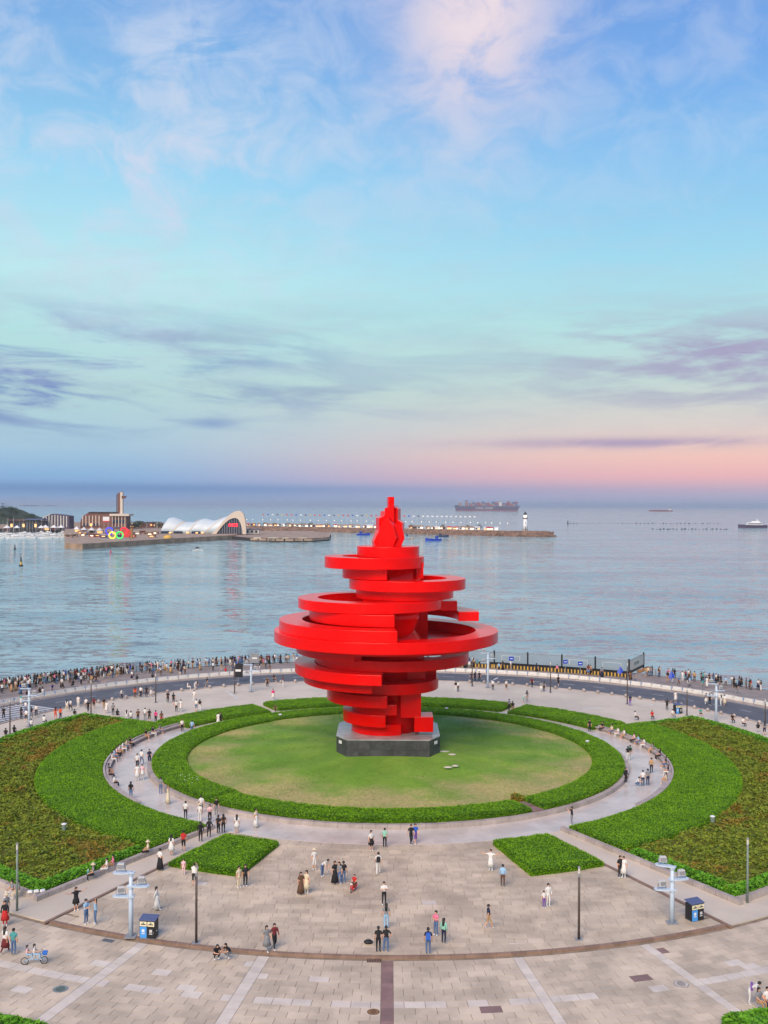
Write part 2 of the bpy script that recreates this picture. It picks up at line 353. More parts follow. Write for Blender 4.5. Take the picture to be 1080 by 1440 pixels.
# ---------------------------------------------------------------- planting
def hedge(name, fn, w, h, z0, z1, dens, mats, leaf=.16, amp=.06, lump=0., lscale=.9, brown=0., label=None, cat='hedge', group=None, droop=.22):
    """clipped hedge over the patch fn(u,v)->(x,y) of size w x h metres: rough core plus separate leaf faces"""
    nu, nv = max(4, int(w/.5)), max(4, int(h/.4))
    U, Vv = np.meshgrid(np.linspace(0,1,nu+1), np.linspace(0,1,nv+1), indexing='ij')
    def top(u, v):
        x, y = fn(u, v); e = np.minimum(np.minimum(u,1-u)*w, np.minimum(v,1-v)*h)
        z = z1 - droop*np.clip(1-e/.45, 0, 1)**2 + amp*(vnoise(x*1.7,y*1.7,1)-.5)*2 + amp*(vnoise(x*5,y*5,2)-.5)
        if lump: z = z + lump*(vnoise(x*lscale,y*lscale,3)-.6) + lump*.7*(vnoise(x*lscale*2.3,y*lscale*2.3,5)-.5)
        return x, y, z
    x, y, z = top(U, Vv); V = [np.stack([x,y,z-.03],-1).reshape(-1,3)]
    ii = np.arange((nu+1)*(nv+1)).reshape(nu+1, nv+1)
    qa = np.stack([ii[:-1,:-1],ii[1:,:-1],ii[1:,1:],ii[:-1,1:]],-1).reshape(-1,4)
    ring = np.concatenate([ii[:,0], ii[-1,1:], ii[-2::-1,-1], ii[0,-2:0:-1]]); n0 = len(V[0])
    low = V[0][ring].copy(); low[:,2] = z0; V.append(low); k = np.arange(len(ring)); kn = (k+1) % len(ring)
    qs = np.stack([ring[k], ring[kn], n0+kn, n0+k], -1)
    Q = np.concatenate([qa, qs]); T = np.concatenate([Q[:,[0,1,2]], Q[:,[0,2,3]]]); idx = [np.zeros(len(T))]
    base = n0+len(ring)
    # leaves on the top and down the sides
    nt = int(w*h*dens); u, v = RNG.random(nt), RNG.random(nt); px, py, pz = top(u, v)
    ns = int(2*(w+h)*(z1-z0)*dens*1.6); t = RNG.random(ns)*2*(w+h); su, sv = np.zeros(ns), np.zeros(ns)
    a = t < w; su[a] = t[a]/w
    a = (t >= w) & (t < w+h); su[a] = 1; sv[a] = (t[a]-w)/h
    a = (t >= w+h) & (t < 2*w+h); su[a] = (t[a]-w-h)/w; sv[a] = 1
    a = t >= 2*w+h; sv[a] = (t[a]-2*w-h)/h
    sx, sy, sz = top(su, sv); sz = z0+(sz-z0)*RNG.random(ns)
    cx, cy, cz = np.concatenate([px,sx]), np.concatenate([py,sy]), np.concatenate([pz,sz]); N = nt+ns
    C = np.stack([cx,cy,cz],-1)+RNG.normal(0,.035,(N,3)); s = leaf*(.6+.9*RNG.random(N))[:,None]
    a1 = RNG.normal(0,1,(N,3)); a1[:,2] *= .4; a1 /= np.linalg.norm(a1,axis=1)[:,None]
    a2 = RNG.normal(0,1,(N,3)); a2[:,2] *= .4; a2 /= np.linalg.norm(a2,axis=1)[:,None]
    LV = np.stack([C+a1*s, C+a2*s, C-(a1+a2)*s*.55], 1).reshape(-1,3); V.append(LV)
    T = np.concatenate([T, base+np.arange(3*N).reshape(N,3)]); li = np.ones(N)
    if brown:
        pn = vnoise(cx*.35,cy*.35,11)*.6+vnoise(cx*1.1,cy*1.1,12)*.4
        li[(pn+RNG.normal(0,.06,N)) > 1-brown] = 2
    idx.append(li)
    o = link(name, quick_mesh(name, np.concatenate(V), T, mats, np.concatenate(idx)))
    if label: tag(o, label, cat, group)
    return o
def arcpatch(r0, r1, a0, a1, r0b=None, r1b=None):
    def fn(u, v):
        a = np.radians(a0+(a1-a0)*u); i = r0+((r0b or r0)-r0)*u; o = r1+((r1b or r1)-r1)*u
        r = i+(o-i)*v; return r*np.cos(a), r*np.sin(a)
    return fn, rad(abs(a1-a0))*(r0+r1)/2, abs(r1-r0)
def arc_hedge(name, r0, r1, a0, a1, z0, z1, dens, mats, r0b=None, r1b=None, **k):
    fn, w, h = arcpatch(r0, r1, a0, a1, r0b, r1b); return hedge(name, fn, w, h, z0, z1, dens, mats, **k)

# ---------------------------------------------------------------- ground, sea
SEA = -4.0
me = MB(); n = 96; R = 15500
struct(me.add([(R*math.cos(2*PI*i/n), R*math.sin(2*PI*i/n)+4000, SEA) for i in range(n)], [tuple(range(n))]).build('sea', 'water'))
gr = MB(); gr.add([(81.0*math.cos(rad(a)), 81.0*math.sin(rad(a)), -.16) for a in range(-10,191,2)]+[(-120,-14,-.16),(-120,-150,-.16),(120,-150,-.16),(120,-14,-.16)], [tuple(range(105))])
struct(gr.build('ground', 'rear_paving'))
# sea wall under the promenade edge
sw = MB(); sw.sector(79.6, 81.0, -12, 192, SEA-1, -.17, 100); struct(sw.build('sea_wall', 'rock'))
# lower front plaza: radial slabs in concentric rows
RC = 57.2
low = struct(MB().sector(RC, 90, -150, -30, -.158, -.150, 60).build('plaza', 'joint'))
hi = struct(MB().sector(28.0, RC, -116, -64, -.10, -.012, 40).build('plaza_terrace', 'joint'))
def view_ok(p, m=30):
    d = Vector(p)-EYEPOS; w = d.dot(fw); px, py = 540+FPX*d.dot(rt)/w, 720-FPX*d.dot(up)/w
    return -m < px < 1080+m and py < 1440+m
slabs = []
STR = [-107.5, -98.5, -81.0, -71.5]             # pale radial stripes across the lower plaza
row_r = RC+.32; rows = []
while row_r < 70:
    d = .86*random.choice((1,1,.9)); rows.append((row_r, row_r+d)); row_r += d
mesh_cache = {}
for ri, (ra, rb) in enumerate(rows):
    deg = lambda m_: math.degrees(m_/ra)
    marks = [(-135-.1, -135, None)]+[(s_-deg(.42), s_+deg(.42), 'slab_white') for s_ in STR[:2]]+[(-90-deg(.4), -90+deg(.4), 'slab_red')]+[(s_-deg(.36), s_+deg(.36), 'slab_white') for s_ in STR[2:]]+[(-45, -44.9, None)]
    runs = []
    for (m0, m1, k0), (n0, n1, k1) in zip(marks, marks[1:]):
        if k0: runs.append(((m0+m1)/2, m1-m0, k0))
        cnt = max(1, round((n0-m1)/deg(1.28))); w_ = (n0-m1)/cnt; half = ri % 2
        edges = [m1]+[m1+w_*(k+.5*half) for k in range(1-half, cnt)]+[n0] if half else [m1+w_*k for k in range(cnt+1)]
        edges = sorted(set(round(e, 5) for e in edges))
        for e0, e1 in zip(edges, edges[1:]):
            kind = 'slab'; u = random.random()
            if ri == 7: kind = 'slab_white' if u < .8 else 'slab'
            elif u < .002: kind = 'slab_red'
            elif u < .02: kind = 'slab_white'
            runs.append(((e0+e1)/2, e1-e0, kind))
    for a, da, kind in runs:
        p = pol((ra+rb)/2, a)
        if view_ok(p): slabs.append((p[1], ri, ra, rb, a, round(da, 4), kind))
slabs.sort(key=lambda t: t[0])
rest = {}
for i, (yy, ri, ra, rb, a, da, kind) in enumerate(slabs):
    gap = .016
    if i < 300:
        if (ri, kind, da) not in mesh_cache:
            h = math.degrees(gap/ra)
            mesh_cache[(ri,kind,da)] = MB().sector(ra+gap, rb-gap, -da/2+h, da/2-h, -.149, -.128, 1).mesh('slab', kind)
        o = link('slab', mesh_cache[(ri,kind,da)], low, (0,0,random.uniform(-.004,.004)), rad(a))
    else:
        h = math.degrees(gap/ra); rest.setdefault(kind, MB()).sector(ra+gap, rb-gap, a-da/2+h, a+da/2-h, -.149, -.128+random.uniform(-.004,.004), 1)
for kind, mb in rest.items(): mb.build('slab_field', kind, low)['kind'] = 'stuff'
# upper terrace: straight courses of long slabs, clipped to the terrace
cells = []; y = -58.0; ci = 0
while y < -29.5:
    dy = random.choice((.62,.62,.74,.9)); x = -28+random.random()
    while x < 28:
        dx = random.choice((1.2,1.2,1.6,.9)); cx, cy = x+dx/2, y+dy/2; r = math.hypot(cx, cy); a = math.degrees(math.atan2(cy, cx))
        ok_ = all(33.3 < math.hypot(cx+i_*dx/2, cy+j_*dy/2) < RC-.4 and abs(math.degrees(math.atan2(cy+j_*dy/2, cx+i_*dx/2))+90) < 25.9-12/r for i_ in (-1,1) for j_ in (-1,1))
        if ok_: cells.append((cy, cx, dx, dy))
        x += dx
    y += dy
cells.sort(); rest = {}
for i, (cy, cx, dx, dy) in enumerate(cells):
    kind = 'slab_upper'
    if random.random() < .012: kind = 'slab_white'
    dz = random.uniform(-.004, .004)
    if i < 300:
        key = (dx, dy, kind)
        if key not in mesh_cache: mesh_cache[key] = MB().box((0,0,-.005), (dx-.026,dy-.026,.02)).mesh('slab', kind)
        link('slab', mesh_cache[key], hi, (cx, cy, dz))
    else: rest.setdefault(kind, MB()).box((cx,cy,-.005+dz), (dx-.026,dy-.026,.02))
for kind, mb in rest.items(): mb.build('slab_field', kind, hi)['kind'] = 'stuff'
for k in range(44): MB().sector(RC-1.5, RC-.36, -115.9+k*51.8/44+.02, -115.9+(k+1)*51.8/44-.02, -.012, .018, 2).build('edge_slab', 'slab_upper', hi)
for k in range(30): MB().sector(33.42, 34.9, -115.9+k*51.8/30+.03, -115.9+(k+1)*51.8/30-.03, -.012, .018, 2).build('edge_slab', 'slab_upper', hi)
for a in (-116, -64):
    sg_ = 1 if a < -90 else -1; es = MB().box((0,sg_*.95,.004), (1.17,1.56,.026)).mesh('edge_slab', 'slab_upper')
    for r in np.arange(35.55, RC-1.6, 1.2): link('edge_slab', es, hi, pol(r, a), rad(a))
# ring path, strips beside the wings
pth = struct(MB().sector(28.6, 33.4, 0, 360, -.06, .012, 120).build('ring_path', 'path'))
rest = MB()
for k in range(4):
    ra, rb = 28.9+k*1.1, 28.9+k*1.1+1.1
    for a in np.arange(-180, 180, 3): rest.sector(ra+.01, rb-.01, a+.03+(k%2)*1.5, a+2.97+(k%2)*1.5, .013, .024+random.uniform(-.003,.003), 1)
rest.build('path_slab_field', 'path', pth)['kind'] = 'stuff'
for a0, a1 in ((-121.2,-116.4), (-63.6,-58.8)):
    struct(MB().sector(33.3, RC, a0, a1, -.12, -.02, 4).build('side_path', 'rear_paving'))
# step edge between terrace and side paths, and the arc kerb of the terrace: single kerb stones
kb = struct(link('plaza_kerb', None)); km = None
cnt = 48
for k in range(cnt):
    da = 52/cnt; a = -116+da*(k+.5)
    if km is None: km = MB().sector(RC-.34, RC+.0, -da/2+.015, da/2-.015, -.149, .022, 2).mesh('kerb_stone', 'kerb')
    link('kerb_stone', km, kb, (0,0,random.uniform(-.004,.004)), rad(a))
km = MB().box((0,0,-.03), (1.18,.26,.12)).mesh('kerb_stone', 'kerb')
for a in (-116.2, -63.8):
    for r in np.arange(34.2, 57.4, 1.2): link('kerb_stone', km, kb, pol(r, a), rad(a))
# drain grate, manhole covers, dark tile, white paint dashes of the lower plaza
def flat_disc(px, py, r, name, label, m, z=-.126):
    p = at(px, py, -.13); t = thing(name, label, 'manhole cover', (p.x,p.y,z))
    MB().rev([(r,0),(r,.014)], 24).build('rim', 'grey' if m != 'rust' else 'quay_dark', t)
    MB().rev([(r*.86,.015),(r*.86,.022)], 24).build('lid', m, t)
    g_ = MB()
    for i in range(-3,4): g_.box((0,i*r*.22,.024), (r*1.2*math.cos(i*.36),r*.08,.006))
    g_.build('ribs', 'black', t)
flat_disc(525, 1423, .38, 'manhole_cover', 'brown iron manhole cover beside the dark red paving stripe', 'rust')
flat_disc(85, 1391, .5, 'manhole_cover', 'green-grey manhole cover where two pale paving stripes cross', 'pole_green')
flat_disc(958, 1384, .5, 'manhole_cover', 'pale manhole cover with dark rim on the front paving', 'slab_white')
def grate(px, py, w, d, label, m):
    p = at(px, py, -.13); t = thing('drain_grate', label, 'drain grate', (p.x,p.y,-.126), math.atan2(p.y,p.x)+PI/2)
    MB().box((0,0,.008), (w,d,.016)).build('frame', m, t)
    for i in range(9): MB().box((-w*.44+i*w*.11,0,.02), (w*.05,d*.8,.01)).build('bar', 'black', t)
grate(526, 1351, 1.0, .62, 'dark red drain grate under the kerb at the centre stripe', 'kerb')
grate(152, 1323, .9, .5, 'grey drain grate at the foot of the kerb near the recycling bin', 'grey')
grate(833, 1330, 1.0, .5, 'grey drain grate at the foot of the kerb near the brown lamp post', 'grey')

# ---------------------------------------------------------------- central island: wall, lawn, hedge ring
wl = thing('planter_wall', 'low pinkish granite ring wall around the central hedge', 'wall'); km = None
for k in range(150):
    da = 360/150
    if km is None: km = MB().sector(28.35, 28.9, -da/2+.02, da/2-.02, 0, .46, 1).mesh('stone_block', 'wall')
    link('stone_block', km, wl, (0,0,random.uniform(-.01,.01)), rad(k*da))
lw = MB(); prof = [(0,1.62),(6,1.55),(12,1.22),(18,.88),(22,.66),(25.2,.56),(28.3,.50)]
lw.rev(prof, 120, cap=False); struct(lw.build('lawn', 'lawn', smooth=True))
N = 70000; a = RNG.random(N)*2*PI; r = 6.5+18.6*np.sqrt(RNG.random(N)); zz = np.interp(r, [p[0] for p in prof], [p[1] for p in prof])
C = np.stack([r*np.cos(a), r*np.sin(a), zz-.01], -1); h = .05+.07*RNG.random(N)[:,None]; t = np.stack([np.cos(a*7),np.sin(a*7),0*a],-1)
V = np.stack([C-t*.035, C+t*.035, C+np.concatenate([RNG.normal(0,.04,(N,2)), h],1)], 1).reshape(-1,3)
tf = link('grass', quick_mesh('grass', V, np.arange(3*N).reshape(N,3), ['lawn'])); tag(tf, 'short worn turf of the round lawn under the red sculpture', 'grass'); tf['kind'] = 'stuff'
HM = ['hedge_core', 'bright_leaf']
GP = -58.0                                       # the gap in the ring where a step leads in
arc_hedge('hedge', 24.7, 28.3, GP+1.6, 132, .5, 1.0, 250, HM, label='long clipped hedge ring around the lawn, from the stone step round to the seaward back', leaf=.072)
arc_hedge('hedge', 24.4, 28.3, 132.2, 229.8, .5, 1.06, 250, HM, label='clipped hedge ring section along the lawn beside the crosswalk-side wing bench', leaf=.072)
arc_hedge('hedge', 24.9, 28.3, 230.2, 360+GP-1.6, .5, 1.04, 250, HM, label='clipped hedge ring section along the front of the lawn facing the plaza', leaf=.072)
st = thing('garden_step', 'pinkish stone step through the gap in the lawn hedge', 'step', pol(26.5, GP), rad(GP))
MB().box((1.2,0,.53), (1.5,1.35,.10)).build('tread', 'slab_red', st); MB().box((-.35,0,.58), (1.5,1.3,.16)).build('tread', 'slab_red', st)
hedge('small_shrub', lambda u, v: (pol(24.6,GP+1.5)[0]-.7+1.4*u, pol(24.6,GP+1.5)[1]-.5+1.0*v), 1.4, 1.0, .5, 1.15, 160, ['hedge_core','mottled_leaf','brown_leaf'], lump=.35, brown=.55, label='brownish small shrub at the gap in the lawn hedge', cat='shrub')
# hedge quarters around the ring path
BG = 'clipped hedge blocks around the ring path'
arc_hedge('hedge', 35.2, 43.6, -115.4, -106.4, 0, .62, 250, HM, label='square clipped hedge block on the plaza below the crosswalk-side wing bed', leaf=.072, group=BG)
arc_hedge('hedge', 34.6, 43.0, -73.8, -64.4, 0, .62, 250, HM, label='square clipped hedge block on the plaza below the hoarding-side wing bed', leaf=.072, group=BG)
arc_hedge('hedge', 32.0, 38.0, 123.0, 149.5, -.1, .55, 250, HM, label='curved clipped hedge behind the path, beside the crosswalk-side bench', leaf=.072, group=BG)
arc_hedge('hedge', 33.0, 39.0, 60.2, 119.8, -.1, .55, 250, HM, label='long curved clipped hedge directly behind the red sculpture', leaf=.072, group=BG)
arc_hedge('hedge', 32.6, 38.8, 30.0, 57.0, -.1, .55, 250, HM, label='curved clipped hedge behind the path, beside the hoarding-side bench', leaf=.072, group=BG)
# wings: bright inner bed, mottled outer bed with a green border hedge, stone edging
def wing(sgn, side):
    A = (lambda a: a) if sgn > 0 else (lambda a: 180-a)       # mirror to the left
    a0, a1 = -59.4, 28.0; mid = 41.2
    def H(name, r_0, r_1, b0, b1, *args, **k): return arc_hedge(name, r_0, r_1, A(b0), A(b1), *args, **k)
    H('ground_cover_bed', 33.9, mid, a0, a1, 0, .72, 250, ['hedge_core','bright_leaf'], amp=.04, leaf=.072, label=f'bright green clipped crescent bed behind the {side} bench', cat='plant bed')
    H('shrub_bed', mid+.1, 53.2, a0+.3, a1-.8, 0, .46, 95, ['shrub_core','mottled_leaf','brown_leaf'], r1b=49.0, lump=.62, lscale=1.0, brown=.34, leaf=.15, label=f'mottled green and brown shrub bed outside the {side} crescent bed', cat='plant bed')
    H('border_hedge', 52.6, 53.8, a0+.2, a1, 0, .72, 110, ['hedge_core','hedge_leaf'], r0b=48.8, r1b=49.8, leaf=.15, label=f'narrow green border hedge along the outer edge of the {side} shrub bed', cat='hedge')
    fn = lambda u, v: ((42.0+u*11.8)*np.cos(np.radians(A(a0+.2)+sgn*v*1.25)), (42.0+u*11.8)*np.sin(np.radians(A(a0+.2)+sgn*v*1.25)))
    hedge('border_hedge', fn, 11.8, 1.05, 0, .72, 110, ['hedge_core','hedge_leaf'], leaf=.15, label=f'short green border hedge between the {side} shrub bed and its side path', cat='hedge')
    fn2 = lambda u, v: ((41.0+u*8.8)*np.cos(np.radians(A(a1-.2)-sgn*v*1.1)), (41.0+u*8.8)*np.sin(np.radians(A(a1-.2)-sgn*v*1.1)))
    hedge('border_hedge', fn2, 8.8, .9, 0, .70, 110, ['hedge_core','hedge_leaf'], leaf=.15, label=f'short green border hedge at the seaward end of the {side} shrub bed', cat='hedge')
    w = thing('bed_edging', f'pinkish stone edging wall around the {side} wing bed', 'wall')
    bm_ = MB().box((0,0,.11), (1.16,.42,.52)).mesh('stone_block', 'wall')
    for r in np.arange(33.8, 54.6, 1.2): link('stone_block', bm_, w, pol(r, A(a0-.45)), rad(A(a0-.45)))
    L = rad(a1-a0)*52; cnt = int(L/1.25)
    ob = MB().box((0,0,.08), (.45,1.2,.46)).mesh('stone_block', 'wall')
    for k in range(cnt):
        t = (k+.5)/cnt; b = a0+(a1-a0)*t; link('stone_block', ob, w, pol(54.1+(50.1-54.1)*t, A(b)), rad(A(b)))
    # curved stone seat
    bn = thing('curved_bench', f'curved pinkish stone bench along the ring path, {side} wing', 'bench')
    b0, b1 = -40, 30; cnt = 26; da = (b1-b0)/cnt
    sm = MB().sector(33.05, 33.62, -da/2+.02, da/2-.02, .34, .46, 2).mesh('seat_slab', 'wall')
    rm = MB().sector(33.2, 33.6, -da/2+.05, da/2-.05, 0, .339, 2).mesh('riser', 'wall')
    bk = MB().sector(33.64, 33.86, -da/2+.02, da/2-.02, 0, .62, 2).mesh('back_slab', 'wall')
    for k in range(cnt):
        a = rad(A(b0+da*(k+.5)))
        for nm, m_ in (('seat_slab',sm),('riser',rm),('back_slab',bk)): link(nm, m_, bn, (0,0,random.uniform(-.006,.006)), a)
wing(1, 'hoarding-side'); wing(-1, 'crosswalk-side')
def bush_corner(px, py, w, h, label, z1=.62, m=['hedge_core','hedge_leaf'], lump=.0):
    c = at(px, py, .5); a = math.atan2(c.y, c.x); r = math.hypot(c.x, c.y)
    da = math.degrees(w/r)
    arc_hedge('hedge', r, r+h, math.degrees(a)-da/2, math.degrees(a)+da/2, -.15, z1, 110, m, leaf=.16, lump=lump, label=label)
bush_corner(0, 1425, 6.5, 6, 'clipped hedge corner on the front plaza beyond the pale blue bicycle')
bush_corner(1110, 1412, 9.6, 7, 'leafy shrub hedge beside the three people resting on the front plaza', .7, lump=.3)
# sprinkler boxes and small green bins at the hedges
def small_bin(px, py, z, label, group=None):
    p = at(px, py, z); t = thing('garden_bin', label, 'bin', (p.x,p.y,z), 0, group)
    MB().rev([(.20,0),(.22,.5),(.23,.52)], 12).build('body', 'pole_green', t); MB().rev([(.25,.52),(.25,.58),(.1,.64)], 12).build('lid', 'white', t)
small_bin(90, 1167, .45, 'small pale green bin between the crosswalk-side crescent bed and shrub bed'); small_bin(1002, 1156, .45, 'small green bin between the hoarding-side crescent bed and shrub bed')
small_bin(394, 1010, .62, 'small pale green lawn bin against the hedge behind the lawn toward the crosswalk'); small_bin(628, 1001, .62, 'small pale green lawn bin against the hedge behind the lawn toward the hoarding')
small_bin(826, 1048, .62, 'small pale bin at the hoarding-side rim of the lawn')

# ---------------------------------------------------------------- road, promenade, kerbs
RN, RF = 58.2, 67.2
rd = struct(MB().sector(RN, RF, -8, 188, -.156, -.148, 120).build('road', 'asphalt'))
pm = struct(MB().sector(RF+.3, 80.9, -8, 188, -.10, -.004, 120).build('promenade', 'prom'))
for r, nm in ((RF+.15,'far'),(RN-.15,'near')):
    k_ = struct(link('road_kerb', None)); cm = MB().sector(r-.15, r+.15, -.74, .74, -.155, .008 if nm == 'far' else -.03, 1).mesh('kerb_stone', 'wall')
    for a in np.arange(10, 172, 1.5): link('kerb_stone', cm, k_, (0,0,0), rad(a))
ln = MB()
for a in np.arange(24, 160, 5): ln.sector(62.9, 63.02, a, a+1.9, -.147, -.142, 2)
for r in (RN+.35, RF-.4): ln.sector(r, r+.10, 12, 170, -.147, -.142, 100)
struct(ln.build('lane_marking', 'paint'))
cw = MB()
for a in np.arange(149, 160, .95): cw.sector(59, 66.6, a, a+.48, -.141, -.137, 1)
struct(cw.build('crosswalk', 'paint'))
pm_ = MB()
for px, py, w in ((580,0,0),):
    pass
for (x0,y0,x1,y1) in ((318,972,335,983),(690,958,700,953),(905,992,940,989),(820,997,850,995)):
    a_, b_ = at(x0,y0,-.15), at(x1,y1,-.15); d = (b_-a_); pm_.box(((a_.x+b_.x)/2,(a_.y+b_.y)/2,-.150), (d.length,.35,.012), math.atan2(d.y,d.x))
struct(pm_.build('paint_mark', 'paint'))

# ---------------------------------------------------------------- the red sculpture
SX = lambda zx: (zx-559)/36.4                    # metres from the axis
sc = thing('red_spiral_sculpture', 'huge bright red steel sculpture of stacked offset rings with flame-like top', 'sculpture')
def ring(xl, xr, z0, z1, w, a0=0, a1=360, cy=0., name='ring_tier'):
    c = (SX(xl)+SX(xr))/2; ro = (SX(xr)-SX(xl))/2
    m_ = MB().sector(max(ro-w, .05), ro, a0, a1, z0, z1, max(8, int(abs(a1-a0)/3.5)), (c, cy))
    o = m_.build(name, 'red', sc); bevel(o, .05); return o
def cut(x, r): return -90+math.degrees(math.asin(max(-1, min(1, (SX(x))/r))))
ring(417, 695, 24.74, 26.0, 3.6)                                   # cap under the flame
ring(272, 717, 23.42, 24.78, 2.1)
ring(352, 720, 22.15, 23.44, 2.4, 120, 275)
sc_post = MB().box((SX(696), -1.2, 23.1), (.85, 1.6, 1.95)).build('post_block', 'red', sc)
ring(382, 902, 20.86, 22.12, 2.3)
ring(412, 848, 19.75, 20.88, 2.2)
ring(155, 803, 18.52, 19.73, 2.4)
ring(420, 803, 19.2, 19.77, 3.0, -150, 30)
ring(250, 868, 18.02, 19.22, 2.1, 4, 100, name='arm_tier')           # stubs sticking out at the back right
ring(160, 962, 16.85, 18.0, 2.5, -2, 110, name='arm_tier')
ring(225, 780, 18.42, 18.6, 7.2, name='floor_blocker'); ring(430, 850, 20.8, 20.95, 5.5, name='floor_blocker'); ring(330, 680, 23.36, 23.5, 4.6, name='floor_blocker')  # unseen discs added inside the rings to block light and darken the hollows
ring(205, 925, 17.1, 18.5, 2.3, 110, 273)
ring(72, 1040, 15.82, 17.12, 2.8, 100, 274.6)
ring(50, 1046, 14.52, 15.84, 2.7)
ring(130, 990, 14.05, 14.5, 8.5, name='floor_blocker')
ring(95, 1000, 14.5, 15.3, .35, -60, 100, name='inner_wall')
ring(147, 975, 13.2, 14.5, 2.3, 100, 250)
ring(231, 918, 11.95, 13.18, 2.0)
ring(142, 980, 10.72, 11.93, 2.4, 95, 266)
ring(181, 900, 9.55, 10.74, 2.4, 110, 262)
ring(330, 783, 8.72, 10.0, 2.2)
ring(285, 790, 7.35, 8.75, 2.6, 100, 274)
ring(395, 760, 6.15, 7.37, 2.4, 90, 276)
ring(357, 740, 4.75, 6.17, 2.3, 100, 270)
ring(395, 690, 3.5, 4.8, 3.4, 60, 300)
for x0, x1, y, z0, z1, dy in ((612,702,-2.6,5.6,8.75,2.2), (672,755,-2.2,3.95,5.75,3.2), (595,690,2.6,3.5,8.7,2.0), (640,720,-1.5,10.0,11.96,2.4), (430,560,2.0,10.0,15.0,2.4), (700,775,1.6,9.9,12.0,2.0), (505,690,2.0,12.9,14.6,4.0), (640,740,5.2,14.5,17.6,2.6)):
    bevel(MB().box(((SX(x0)+SX(x1))/2, y, (z0+z1)/2), (SX(x1)-SX(x0), dy, z1-z0)).build('support_block', 'red', sc), .05)
core = MB(); core.rev([(3.4,3.5),(3.2,9),(4.0,12),(4.0,14.4),(2.6,16),(3.4,18.6),(3.6,21),(3.3,24.8)], 40, (.4,.4,0)); core.build('core', 'red', sc, smooth=True)
core = MB(); core.rev([(1.5,15.2),(2.2,15.9),(2.75,17.2),(2.9,18.55)], 36, (SX(590),-2.2,0)); core.build('inner_cup', 'red', sc, smooth=True)
# flame: upright facetted slabs
def flame(poly, y0, y1, twist=0., sh=.82):
    P = [(SX(x), 31-(y-95.3)/36.4) for x, y in poly]; n = len(P); cx = sum(p[0] for p in P)/n; m_ = MB(); ym = (y0+y1)/2
    fr = [(x, y0, z) for x, z in P]; bk = [(cx+(x-cx)*sh, y1, z) for x, z in P]
    vs = []
    for x, yy, z in fr+bk:
        a = rad(twist); vs.append((cx+(x-cx)*math.cos(a)-(yy-ym)*math.sin(a), ym+(x-cx)*math.sin(a)+(yy-ym)*math.cos(a), z))
    m_.add(vs, [tuple(range(n)), tuple(range(2*n-1,n-1,-1))]+[(i,n+i,n+(i+1)%n,(i+1)%n) for i in range(n)])
    bevel(m_.build('flame_slab', 'red', sc), .04)
flame([(551,278),(551,58),(578,58),(578,278)], -.9, .9, 8)
flame([(545,278),(545,110),(578,94),(607,111),(607,160),(628,174),(628,214),(613,278)], -.2, 1.6, -14)
flame([(489,278),(482,256),(506,206),(506,152),(530,143),(534,121),(556,121),(556,278)], -1.0, .8, 16)
flame([(520,278),(510,240),(530,170),(560,150),(585,185),(600,240),(585,278)], -1.7, -.6, -20, 1.1)
flame([(560,278),(556,230),(580,176),(612,196),(622,240),(606,278)], -1.4, 0.2, 18, 1.1)
# plinth: octagon of dark granite panels with pale capping
pl = thing('granite_plinth', 'dark grey granite octagonal plinth with pale top under the red sculpture', 'plinth')
oct_ = [(6.2,-3.6),(6.2,3.6),(4.9,5.9),(-4.9,5.9),(-6.2,3.6),(-6.2,-3.6),(-4.9,-5.9),(4.9,-5.9)]
MB().prism([(x*.985,y*.985) for x,y in oct_], 1.1, 3.38).build('core', 'dark_granite', pl)
MB().prism(oct_, 3.38, 3.5).build('capping', 'pale_granite', pl)
for i in range(8):
    (xa, ya), (xb, yb) = oct_[i], oct_[(i+1)%8]; L = math.hypot(xb-xa, yb-ya); k_ = max(2, round(L/1.4))
    for lvl in range(2):
        pmsh = MB().box((0,0,0), (L/k_-.03,.07,1.09)).mesh('stone_panel', 'dark_granite')
        for j in range(k_):
            t = (j+.5)/k_; link('stone_panel', pmsh, pl, ((xa+(xb-xa)*t)*.99, (ya+(yb-ya)*t)*.99, 1.72+lvl*1.11), math.atan2(yb-ya, xb-xa))
for s in (-1, 1): MB().box((s*5.66,-4.78,2.95), (.62,.06,.36), math.atan2(2.3,s*1.45)*1.0).build('plaque', 'white', pl)
# worn stones on the lawn beside the plinth
for i, (px, py, w) in enumerate(((624,1057,.7),(636,1061,.5),(630,1079,.5),(640,1077,.4))):
    p = at(px, py, 1.45); s_ = MB().ell((0,0,0), (w,.3,.09), 9, 5); tag(s_.build('flat_stone', 'offwhite', loc=(p.x,p.y,1.46)), 'flat pale stone lying on the lawn beside the plinth', 'stone', 'stones on the lawn')

